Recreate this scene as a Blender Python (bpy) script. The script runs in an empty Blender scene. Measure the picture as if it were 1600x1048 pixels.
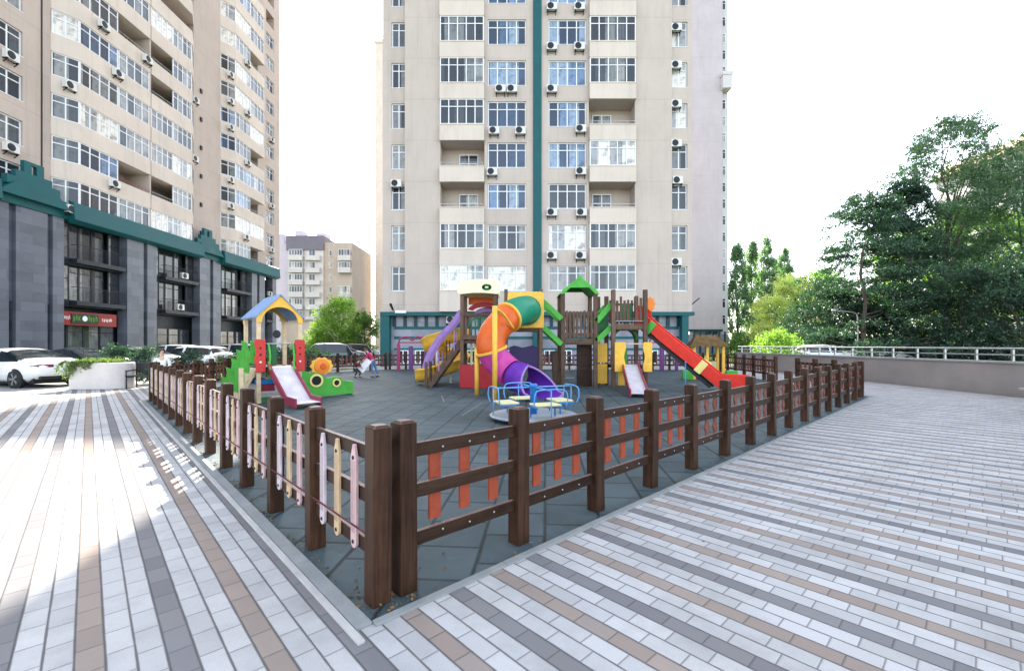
import bpy, math, random
import numpy as np
from mathutils import Vector, Matrix
R = math.radians
random.seed(7)
SC = bpy.context.scene
COL = SC.collection
F = 700.0; HZ = 538.0; CH = 1.6

def P(px, py, d):
    """world point that lies at photo pixel (px, py) at depth d"""
    return Vector(((px - 800) / F * d, d, CH - (py - HZ) / F * d))

# fence axes: A runs along the near-left fence, B along the near-right fence
A = Vector((-.6871, .7266, 0)); B = Vector((.7266, .6871, 0))
def UV(u, v, z=0.0):
    p = B * u + A * v
    return Vector((p.x, p.y, z))

# ------------------------------------------------------------------ materials
MATS = {}
def new_mat(name):
    m = bpy.data.materials.new(name); m.use_nodes = True
    nt = m.node_tree; nt.nodes.clear()
    out = nt.nodes.new('ShaderNodeOutputMaterial')
    return m, nt, out

class NG:
    """small helper for math node chains"""
    def __init__(s, nt): s.nt = nt
    def n(s, t, **k):
        nd = s.nt.nodes.new(t)
        for a, b in k.items(): setattr(nd, a, b)
        return nd
    def lk(s, a, b): s.nt.links.new(a, b)
    def m(s, op, a, b=0.0, c=None):
        nd = s.n('ShaderNodeMath', operation=op)
        for i, v in enumerate((a, b, c)):
            if v is None: continue
            if hasattr(v, 'links'): s.lk(v, nd.inputs[i])
            else: nd.inputs[i].default_value = v
        return nd.outputs[0]
    def mix(s, f, a, b, blend='MIX'):
        nd = s.n('ShaderNodeMix', data_type='RGBA', blend_type=blend)
        for i, v in ((0, f), (6, a), (7, b)):
            if hasattr(v, 'links'): s.lk(v, nd.inputs[i])
            elif i == 0: nd.inputs[0].default_value = v
            else: nd.inputs[i].default_value = (*v[:3], 1)
        return nd.outputs[2]
    def noise(s, scale, detail=4, rough=.6, vec=None):
        nd = s.n('ShaderNodeTexNoise'); nd.inputs['Scale'].default_value = scale
        nd.inputs['Detail'].default_value = detail; nd.inputs['Roughness'].default_value = rough
        if vec is not None: s.lk(vec, nd.inputs['Vector'])
        return nd.outputs[0]
    def rng(s, v, a, b, c, d):
        nd = s.n('ShaderNodeMapRange'); s.lk(v, nd.inputs[0])
        for i, x in enumerate((a, b, c, d)): nd.inputs[i + 1].default_value = x
        return nd.outputs[0]
    def coord(s, kind='Object', scale=None, rot=None):
        tc = s.n('ShaderNodeTexCoord').outputs[kind]
        if scale or rot:
            mp = s.n('ShaderNodeMapping'); s.lk(tc, mp.inputs[0])
            if scale: mp.inputs['Scale'].default_value = scale
            if rot: mp.inputs['Rotation'].default_value = rot
            return mp.outputs[0]
        return tc
    def bsdf(s, out, col, rough=.6, metal=0.0, spec=.5, bump=None, bstr=.2, bdist=.01, coat=0):
        b = s.n('ShaderNodeBsdfPrincipled')
        for k, v in (('Base Color', col), ('Roughness', rough), ('Metallic', metal)):
            if hasattr(v, 'links'): s.lk(v, b.inputs[k])
            elif k == 'Base Color': b.inputs[k].default_value = (*v[:3], 1)
            else: b.inputs[k].default_value = v
        b.inputs['Specular IOR Level'].default_value = spec
        b.inputs['Coat Weight'].default_value = coat
        b.inputs['Coat Roughness'].default_value = .08
        if bump is not None:
            bp = s.n('ShaderNodeBump'); bp.inputs['Strength'].default_value = bstr; bp.inputs['Distance'].default_value = bdist
            s.lk(bump, bp.inputs['Height']); s.lk(bp.outputs[0], b.inputs['Normal'])
        s.lk(b.outputs[0], out.inputs[0])
        return b

def plain(name, col, rough=.5, metal=0.0, var=.12, scale=4.0, bump=0.0, bscale=60.0, coat=0, spec=.28, dirt=0.0):
    m, nt, out = new_mat(name); g = NG(nt)
    co = g.coord('Object')
    n1 = g.noise(scale, 5, .65, co)
    f = g.rng(n1, .3, .7, 1 - var, 1 + var)
    c = g.mix(1.0, col, (1, 1, 1), 'MULTIPLY')
    vm = g.n('ShaderNodeVectorMath', operation='SCALE'); g.lk(c, vm.inputs[0]); g.lk(f, vm.inputs['Scale'])
    c2 = vm.outputs[0]
    if dirt > 0:
        n2 = g.noise(scale * .6, 8, .75, co)
        c2 = g.mix(g.rng(n2, .52, .75, 0, dirt), c2, (col[0] * .35 + .03, col[1] * .35 + .03, col[2] * .35 + .025))
    rr = g.rng(n1, .3, .7, max(.02, rough - .08), min(1, rough + .1))
    bn = g.noise(bscale, 3, .6, co) if bump > 0 else None
    g.bsdf(out, c2, rr, metal, spec, bn, bump, .01, coat)
    MATS[name] = m
    return m

def wood(name, col, col2, rough=.45, stretch='Z'):
    m, nt, out = new_mat(name); g = NG(nt)
    sc = {'Z': (38, 38, 1.6), 'X': (1.6, 38, 38)}[stretch]
    oi = g.n('ShaderNodeObjectInfo').outputs['Random']
    tc = g.coord('Object', scale=sc)
    ad = g.n('ShaderNodeVectorMath', operation='ADD'); g.lk(tc, ad.inputs[0])
    cb = g.n('ShaderNodeCombineXYZ'); g.lk(g.m('MULTIPLY', oi, 50.0), cb.inputs[0]); g.lk(g.m('MULTIPLY', oi, 31.0), cb.inputs[2])
    g.lk(cb.outputs[0], ad.inputs[1])
    n1 = g.noise(1.0, 6, .7, ad.outputs[0])
    c = g.mix(g.rng(n1, .3, .72, 0, 1), col, col2)
    n2 = g.noise(5, 4, .6, g.coord('Object'))
    c = g.mix(g.rng(n2, .45, .7, 0, .45), c, tuple(x * .45 for x in col))
    v = g.n('ShaderNodeHueSaturation'); g.lk(c, v.inputs['Color']); g.lk(g.rng(oi, 0, 1, .75, 1.25), v.inputs['Value'])
    # paler top faces: worn end grain plus painted-in sky sheen
    nz = g.n('ShaderNodeSeparateXYZ'); g.lk(g.n('ShaderNodeNewGeometry').outputs['Normal'], nz.inputs[0])
    n3 = g.noise(40, 4, .7, g.coord('Object'))
    wear_sheen = g.m('MULTIPLY', g.rng(nz.outputs[2], .8, .98, 0, .75), g.rng(n3, .3, .65, .35, 1))
    c = g.mix(wear_sheen, v.outputs[0], (.30, .2, .17))
    g.bsdf(out, c, g.rng(n1, .3, .7, rough - .1, rough + .15), 0, .13, n1, .5, .004)
    MATS[name] = m; return m

def brick_paving():
    m, nt, out = new_mat('paving'); g = NG(nt)
    # object space of the plaza is world space: u across the rows, v along them
    sx = g.n('ShaderNodeSeparateXYZ'); g.lk(g.coord('Object'), sx.inputs[0]); X, Y = sx.outputs[0], sx.outputs[1]
    u = g.m('ADD', g.m('MULTIPLY', X, B.x), g.m('MULTIPLY', Y, B.y))
    v = g.m('ADD', g.m('MULTIPLY', X, A.x), g.m('MULTIPLY', Y, A.y))
    wob = g.m('MULTIPLY', g.m('SUBTRACT', g.noise(.9, 2, .5, g.coord('Object')), .5), .012)
    r = .1163; L = .2326
    ru = g.m('DIVIDE', g.m('ADD', g.m('ADD', u, wob), 100 * 6 * r - .005 + r / 2), r)
    row = g.m('FLOOR', ru); fu = g.m('FRACT', ru)
    off = g.m('MULTIPLY', g.m('MODULO', row, 2.0), .5)
    rj = g.n('ShaderNodeTexWhiteNoise', noise_dimensions='1D'); g.lk(row, rj.inputs['W'])
    vv = g.m('ADD', g.m('ADD', g.m('DIVIDE', g.m('ADD', v, 200.0), L), off), g.m('MULTIPLY', rj.outputs[0], .22))
    bi = g.m('FLOOR', vv); fv = g.m('FRACT', vv)
    cb = g.n('ShaderNodeCombineXYZ'); g.lk(row, cb.inputs[0]); g.lk(bi, cb.inputs[1])
    wn = g.n('ShaderNodeTexWhiteNoise', noise_dimensions='3D'); g.lk(cb.outputs[0], wn.inputs['Vector'])
    rnd = wn.outputs[0]
    k = g.m('MODULO', row, 6.0)
    isT = g.m('LESS_THAN', g.m('ABSOLUTE', g.m('SUBTRACT', k, 0.0)), .5)
    isG = g.m('LESS_THAN', g.m('ABSOLUTE', g.m('SUBTRACT', k, 3.0)), .5)
    nf = g.noise(160, 3, .7, g.coord('Object'))
    nb = g.noise(1.3, 6, .7, g.coord('Object'))
    c = g.mix(rnd, (.44, .435, .43), (.55, .54, .53))
    c = g.mix(isT, c, g.mix(rnd, (.265, .205, .17), (.335, .265, .22)))
    c = g.mix(isG, c, g.mix(rnd, (.145, .14, .15), (.20, .195, .20)))
    c = g.mix(g.rng(nf, .3, .72, .0, .42), c, (.21, .2, .19))
    c = g.mix(g.rng(nb, .45, .75, 0, .5), c, (.19, .175, .16))
    ns = g.noise(.35, 7, .75, g.coord('Object', scale=(1, 1, 1)))
    c = g.mix(g.rng(ns, .55, .68, 0, .28), c, (.16, .155, .15))
    bad = g.m('GREATER_THAN', rnd, .93)
    c = g.mix(g.m('MULTIPLY', bad, .35), c, (.2, .19, .18))
    # scattered stains and chewing-gum spots
    vo = g.n('ShaderNodeTexVoronoi'); vo.inputs['Scale'].default_value = 1.7; g.lk(g.coord('Object'), vo.inputs['Vector'])
    c = g.mix(g.m('LESS_THAN', vo.outputs['Distance'], .035), c, (.12, .115, .11))
    # joints: thin along rows, a little wider every third row, soft across
    e1 = g.m('MINIMUM', fu, g.m('SUBTRACT', 1.0, fu)); e2 = g.m('MULTIPLY', g.m('MINIMUM', fv, g.m('SUBTRACT', 1.0, fv)), 2.0)
    e = g.m('MINIMUM', e1, e2)
    jw = g.noise(6, 3, .6, g.coord('Object'))
    j1 = g.rng(g.m('ADD', e1, g.m('MULTIPLY', g.m('SUBTRACT', jw, .5), .05)), .025, .07, 1, 0); j2 = g.rng(e2, .015, .05, .75, 0)
    jn = g.m('MAXIMUM', j1, j2)
    c = g.mix(g.m('MULTIPLY', jn, .85), c, (.075, .072, .07))
    h = g.m('SUBTRACT', g.rng(e, .0, .09, 0, 1), g.m('MULTIPLY', nf, .12))
    h = g.m('ADD', h, g.m('MULTIPLY', rnd, .45))
    g.bsdf(out, c, g.rng(nf, .3, .7, .65, .85), 0, .12, h, .5, .006)
    MATS['paving'] = m

def rubber_tiles():
    m, nt, out = new_mat('rubber'); g = NG(nt)
    sx = g.n('ShaderNodeSeparateXYZ'); g.lk(g.coord('Object', rot=(0, 0, R(4.2))), sx.inputs[0])
    S = .5
    fx0 = g.m('DIVIDE', g.m('ADD', sx.outputs[0], 100.0), S)
    rx = g.m('FLOOR', fx0)
    fy0 = g.m('ADD', g.m('DIVIDE', g.m('ADD', sx.outputs[1], 100.0), S), g.m('MULTIPLY', g.m('MODULO', rx, 2.0), .5))
    ry = g.m('FLOOR', fy0)
    fx, fy = g.m('FRACT', fx0), g.m('FRACT', fy0)
    cb = g.n('ShaderNodeCombineXYZ'); g.lk(rx, cb.inputs[0]); g.lk(ry, cb.inputs[1])
    wn = g.n('ShaderNodeTexWhiteNoise', noise_dimensions='3D'); g.lk(cb.outputs[0], wn.inputs['Vector'])
    rnd = wn.outputs[0]
    n1 = g.noise(1.1, 7, .7, g.coord('Object')); n2 = g.noise(220, 2, .6, g.coord('Object'))
    c = g.mix(rnd, (.038, .060, .068), (.070, .098, .107))
    c = g.mix(g.rng(n1, .42, .72, 0, .6), c, (.105, .135, .145))
    n4 = g.noise(.7, 6, .7, g.coord('Object', scale=(1, 1, 3)))
    c = g.mix(g.rng(n4, .52, .66, 0, .55), c, (.028, .042, .034))
    c = g.mix(g.rng(n2, .45, .75, 0, .4), c, (.014, .018, .019))
    # pale scuffs and scratches
    n3 = g.noise(3.5, 3, .5, g.coord('Object', scale=(1, 5, 1), rot=(0, 0, .6)))
    c = g.mix(g.rng(n3, .70, .76, 0, .5), c, (.3, .3, .29))
    ex = g.m('MINIMUM', fx, g.m('SUBTRACT', 1.0, fx)); ey = g.m('MINIMUM', fy, g.m('SUBTRACT', 1.0, fy))
    jx = g.rng(g.m('ADD', ex, g.m('MULTIPLY', rnd, .015)), .018, .055, 1, 0); jy = g.rng(ey, .012, .04, .8, 0)
    j = g.m('MAXIMUM', jx, jy)
    c = g.mix(g.m('MULTIPLY', j, .85), c, (.012, .015, .016))
    h = g.m('SUBTRACT', g.m('ADD', g.m('SUBTRACT', 1.0, j), g.m('MULTIPLY', rnd, .8)), g.m('MULTIPLY', n2, .3))
    g.bsdf(out, c, g.rng(n1, .3, .7, .6, .75), 0, .17, h, .6, .012)
    MATS['rubber'] = m

def facade(name, col, panel=(3.02, 1.0), seam=.55, var=.1):
    m, nt, out = new_mat(name); g = NG(nt)
    co = g.coord('Object')
    n1 = g.noise(.25, 6, .7, co); n2 = g.noise(1.2, 7, .75, g.coord('Object', scale=(1, 1, .18))); n3 = g.noise(45, 2, .5, co)
    c = g.mix(g.rng(n1, .3, .7, 0, 1), tuple(x * (1 - var) for x in col), tuple(x * (1 + var * .6) for x in col))
    c = g.mix(g.rng(n2, .5, .8, 0, .42), c, tuple(x * .6 for x in col))
    n5 = g.noise(1.0, 4, .6, g.coord('Object', scale=(5, 5, .10)))
    c = g.mix(g.rng(n5, .56, .72, 0, .22), c, tuple(x * .5 for x in col))
    sx = g.n('ShaderNodeSeparateXYZ'); g.lk(co, sx.inputs[0])
    fz = g.m('FRACT', g.m('DIVIDE', g.m('ADD', sx.outputs[2], 95.14), panel[0]))
    c = g.mix(g.m('MULTIPLY', g.m('LESS_THAN', fz, .008), seam), c, tuple(x * .5 for x in col))
    g.bsdf(out, c, .82, 0, .3, n3, .12, .01)
    MATS[name] = m

def stone(name, col, w, h):
    m, nt, out = new_mat(name); g = NG(nt)
    br = g.n('ShaderNodeTexBrick'); br.inputs['Scale'].default_value = 1.0
    sx = g.n('ShaderNodeSeparateXYZ'); g.lk(g.coord('Object'), sx.inputs[0])
    cb = g.n('ShaderNodeCombineXYZ'); g.lk(g.m('ADD', sx.outputs[0], sx.outputs[1]), cb.inputs[0]); g.lk(sx.outputs[2], cb.inputs[1])
    g.lk(cb.outputs[0], br.inputs['Vector'])
    br.inputs['Brick Width'].default_value = w; br.inputs['Row Height'].default_value = h
    br.inputs['Mortar Size'].default_value = .008
    br.inputs['Color1'].default_value = (*[x * .72 for x in col], 1); br.inputs['Color2'].default_value = (*[x * 1.3 for x in col], 1)
    br.inputs['Mortar'].default_value = (*[x * .5 for x in col], 1)
    n = g.noise(1.5, 6, .7, g.coord('Object'))
    c = g.mix(g.rng(n, .4, .75, 0, .45), br.outputs[0], tuple(x * 1.5 for x in col))
    g.bsdf(out, c, .42, 0, .5)
    MATS[name] = m

def glass(name, cols, rough=.04, cw=.72, curtain=.3):
    """window glass: rooms, blinds and curtains, plus reflections painted into the pane colours"""
    m, nt, out = new_mat(name); g = NG(nt)
    oi = g.n('ShaderNodeObjectInfo').outputs['Random']
    sx = g.n('ShaderNodeSeparateXYZ'); g.lk(g.coord('Object'), sx.inputs[0])
    cell = g.m('FLOOR', g.m('DIVIDE', g.m('ADD', sx.outputs[0], 20.0), cw))
    cb = g.n('ShaderNodeCombineXYZ'); g.lk(cell, cb.inputs[0]); g.lk(g.m('MULTIPLY', oi, 91.7), cb.inputs[1])
    wn = g.n('ShaderNodeTexWhiteNoise', noise_dimensions='2D'); g.lk(cb.outputs[0], wn.inputs['Vector'])
    val = g.m('ADD', g.m('MULTIPLY', wn.outputs[0], .6), g.m('MULTIPLY', oi, .4))
    cr = g.n('ShaderNodeValToRGB'); cr.color_ramp.interpolation = 'CONSTANT'
    while len(cr.color_ramp.elements) < len(cols): cr.color_ramp.elements.new(.5)
    for e, (p, c) in zip(cr.color_ramp.elements, cols): e.position = p; e.color = (*c, 1)
    g.lk(val, cr.inputs[0])
    # curtain folds + darker interior patches
    wv = g.noise(1.0, 3, .6, g.coord('Object', scale=(14, 14, .5)))
    c = g.mix(g.rng(wv, .35, .65, 0, curtain), cr.outputs[0], (.02, .025, .03))
    bl = g.noise(1.6, 3, .6, g.coord('Object'))
    c = g.mix(g.rng(bl, .5, .62, 0, .55), c, (.03, .035, .04))
    n = g.noise(1.3, 2, .5, g.coord('Object'))
    g.bsdf(out, c, rough, 0, .45, n, .12, .05)
    MATS[name] = m

def leaf(name, c1, c2, trans=.45):
    m, nt, out = new_mat(name); g = NG(nt)
    ri = g.n('ShaderNodeNewGeometry').outputs['Random Per Island']
    c = g.mix(ri, c1, c2)
    n = g.noise(.55, 3, .6, g.coord('Object'))
    c = g.mix(g.rng(n, .42, .62, 0, .5), c, tuple(x * 1.7 for x in c2))  # brighter clumps: sunlit patches painted into the leaf colour
    d = g.n('ShaderNodeBsdfDiffuse'); g.lk(c, d.inputs[0])
    t = g.n('ShaderNodeBsdfTranslucent')
    tc = g.mix(1.0, c, (1.6, 1.9, .7), 'MULTIPLY'); g.lk(tc, t.inputs[0])
    mx = g.n('ShaderNodeMixShader'); mx.inputs[0].default_value = trans; g.lk(d.outputs[0], mx.inputs[1]); g.lk(t.outputs[0], mx.inputs[2])
    gl = g.n('ShaderNodeBsdfGlossy'); gl.inputs['Roughness'].default_value = .4
    m2 = g.n('ShaderNodeMixShader'); m2.inputs[0].default_value = .05; g.lk(mx.outputs[0], m2.inputs[1]); g.lk(gl.outputs[0], m2.inputs[2])
    g.lk(m2.outputs[0], out.inputs[0]); MATS[name] = m

def pencil_mat(name, col):
    m, nt, out = new_mat(name); g = NG(nt)
    sx = g.n('ShaderNodeSeparateXYZ'); g.lk(g.coord('Object'), sx.inputs[0])
    f = g.m('FRACT', g.m('DIVIDE', g.m('ADD', sx.outputs[0], .2), .0225))
    inz = g.m('MULTIPLY', g.m('GREATER_THAN', sx.outputs[2], .37), g.m('LESS_THAN', sx.outputs[2], .84))
    inx = g.m('LESS_THAN', g.m('ABSOLUTE', sx.outputs[0]), .034)
    n = g.noise(9, 5, .7, g.coord('Object'))
    c = g.mix(g.rng(n, .35, .75, 0, .55), col, tuple(x * .45 for x in col))
    st = g.m('MULTIPLY', g.m('MULTIPLY', g.m('LESS_THAN', f, .42), inz), inx)
    c = g.mix(g.m('MULTIPLY', st, .8), c, (.13, .07, .06))
    g.bsdf(out, c, .6, 0, .4, st, -.4, .004); MATS[name] = m

brick_paving(); rubber_tiles()
facade('beige', (.50, .425, .37)); facade('pinkish', (.47, .39, .335), panel=(2.87, 1)); facade('lavender', (.46, .41, .425))
facade('beige_light', (.60, .52, .445), seam=0); facade('soffit', (.52, .44, .39), seam=0); facade('far_white', (.52, .50, .50)); facade('far_beige', (.42, .36, .31)); facade('far_lilac', (.5, .46, .53))
facade('far_dark', (.16, .15, .19), seam=0); facade('tan_roof', (.42, .33, .22), seam=0)
stone('podium_stone', (.085, .095, .118), 1.5, .62); stone('ground_panel', (.22, .23, .28), 1.3, 1.1)
plain('teal', (.004, .080, .087), .5, var=.15, scale=.8, dirt=.25); plain('teal_dark', (.005, .045, .058), .45, var=.2, scale=1)
plain('black_metal', (.02, .022, .026), .45, .3); plain('dark_frame', (.022, .027, .034), .4, .2)
plain('white_pvc', (.74, .75, .76), .35, var=.05); plain('ac_white', (.62, .61, .58), .45, var=.08, scale=3, dirt=.15)
plain('dark_gap', (.012, .013, .015), .7); plain('concrete', (.30, .29, .275), .8, var=.16, scale=1.6, bump=.25, dirt=.35)
plain('kerb_concrete', (.24, .25, .245), .8, var=.16, scale=2.5, bump=.3, dirt=.35); plain('kerb_white', (.44, .425, .40), .8, var=.15, scale=3, bump=.2, dirt=.4)
plain('wall_concrete', (.28, .245, .225), .85, var=.15, scale=.7, bump=.25, dirt=.4); plain('lot', (.30, .295, .285), .85, var=.18, scale=.5, bump=.3, dirt=.3)
plain('grass_ground', (.075, .10, .035), .9, var=.4, scale=1.5, bump=.6, bscale=20); plain('galv', (.42, .43, .43), .35, .85, var=.1)
plain('slat_red', (.27, .048, .02), .5, var=.2, scale=9, dirt=.3); plain('slat_brown', (.16, .052, .035), .55, var=.25, scale=8, dirt=.3)
plain('timber_pale', (.62, .47, .30), .55, var=.18, scale=6, dirt=.2)
plain('yellow', (.76, .44, .06), .48, var=.12, dirt=.28); plain('yellow_pale', (.80, .64, .22), .45, var=.06, dirt=.1); plain('cream', (.84, .78, .48), .5, var=.06, dirt=.12)
plain('green', (.07, .36, .045), .5, var=.16, dirt=.28); plain('green_dark', (.025, .15, .05), .45, var=.15); plain('red', (.52, .035, .03), .4, var=.08, dirt=.12); plain('red_panel', (.36, .022, .03), .45, var=.1, dirt=.15)
plain('slide_red', (.66, .035, .02), .45, var=.14, coat=.03, spec=.2, dirt=.2); plain('orange', (.62, .11, .012), .4, var=.14, coat=.05, dirt=.25); plain('orange_flower', (.75, .22, .03), .45)
plain('tube_green', (.008, .21, .115), .42, var=.14, coat=.03, spec=.2, dirt=.25); plain('magenta', (.50, .05, .28), .42, var=.16, coat=.05, dirt=.2); plain('purple', (.13, .03, .36), .42, var=.16, coat=.05, dirt=.2); plain('lilac', (.30, .17, .42), .5, var=.18, dirt=.3)
plain('purple_dark', (.04, .025, .10), .5); plain('steel_bed', (.62, .57, .59), .34, .0, var=.16, scale=3, dirt=.3); plain('plum', (.26, .03, .06), .4)  # steel bed: the metal's bright reflection painted in as a pale colour
plain('roof_blue', (.19, .29, .47), .55, var=.12, scale=2, dirt=.2); plain('blue', (.03, .19, .50), .35, var=.12, dirt=.2); plain('blue_light', (.10, .32, .62), .3, var=.1)
plain('seat_yellow', (.66, .62, .34), .55, var=.1, dirt=.15); plain('blue_grey', (.30, .34, .37), .5, var=.15, dirt=.3)
plain('bark', (.10, .08, .065), .9, var=.3, scale=6, bump=.6, bscale=15); plain('thatch', (.16, .095, .035), .9, var=.4, scale=12, bump=.6)
plain('paint_white', (.62, .62, .62), .22, var=.02, coat=.8); plain('paint_silver', (.36, .38, .38), .25, .5, var=.02, coat=.8); plain('paint_dark', (.025, .033, .04), .2, .2, var=.05, coat=.9); plain('paint_green', (.02, .05, .045), .2, .2, coat=.9)
plain('car_glass', (.012, .016, .02), .03, spec=.9); plain('tyre', (.018, .018, .019), .8); plain('rim', (.24, .25, .26), .3, .8); plain('tail_red', (.16, .008, .012), .2, coat=.6); plain('lamp_clear', (.6, .62, .64), .1, coat=.6)
plain('planter_white', (.52, .48, .45), .7, var=.08, scale=2, dirt=.25); plain('sign_red', (.24, .022, .018), .45); plain('sign_black', (.02, .03, .015), .4); plain('sign_green', (.09, .28, .03), .5); plain('sign_white', (.75, .72, .7), .5)
plain('skin', (.52, .33, .25), .55, var=.05); plain('hair', (.07, .045, .03), .6); plain('shirt_pale', (.62, .63, .56), .8, var=.1); plain('crimson', (.48, .03, .11), .8); plain('maroon', (.10, .022, .035), .8); plain('denim', (.08, .17, .30), .85); plain('dark_cloth', (.03, .03, .035), .85); plain('shoe', (.05, .05, .055), .7)
plain('bench_black', (.025, .025, .028), .5); plain('board_white', (.75, .73, .76), .4); plain('pink', (.27, .03, .09), .4); plain('violet', (.12, .035, .15), .4)
wood('wood_post', (.024, .0115, .007), (.078, .038, .022), .42, 'Z'); wood('wood_rail', (.019, .0095, .006), (.050, .026, .016), .42, 'X'); wood('play_wood', (.075, .046, .032), (.17, .105, .072), .5, 'Z')
pencil_mat('pencil_lilac', (.56, .47, .51)); pencil_mat('pencil_tan', (.58, .41, .24)); pencil_mat('pencil_pink', (.60, .40, .40))
glass('glass_blue', [(0, (.05, .09, .16)), (.26, (.16, .25, .40)), (.42, (.03, .05, .09)), (.60, (.28, .37, .50)), (.76, (.08, .14, .24)), (.90, (.5, .5, .5))])  # blue sky reflection painted into these pane colours
glass('glass_white', [(0, (.72, .68, .61)), (.35, (.80, .76, .69)), (.6, (.36, .37, .38)), (.72, (.78, .75, .69))], cw=.9, curtain=.25)  # pale curtains and bright reflections, both painted into the pane colours
glass('glass_grey', [(0, (.06, .07, .08)), (.3, (.20, .21, .21)), (.45, (.03, .035, .045)), (.62, (.30, .30, .29)), (.8, (.09, .10, .11))])
glass('glass_dark', [(0, (.035, .04, .05)), (.35, (.16, .17, .175)), (.5, (.03, .035, .04)), (.66, (.38, .38, .36)), (.82, (.09, .10, .11))], cw=.9)
leaf('leaf_dark', (.009, .030, .024), (.026, .064, .040), .38); leaf('leaf_mid', (.03, .075, .018), (.08, .15, .035), .55); leaf('leaf_light', (.10, .19, .03), (.2, .29, .06), .6)
leaf('leaf_yellow', (.30, .33, .14), (.48, .48, .25), .55); leaf('leaf_feather', (.035, .075, .05), (.10, .165, .105), .5); leaf('leaf_poplar', (.07, .14, .10), (.17, .25, .17), .5); leaf('leaf_trail', (.05, .09, .018), (.12, .17, .045), .4)  # poplar leaves paled: distance haze painted into their colour

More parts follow.
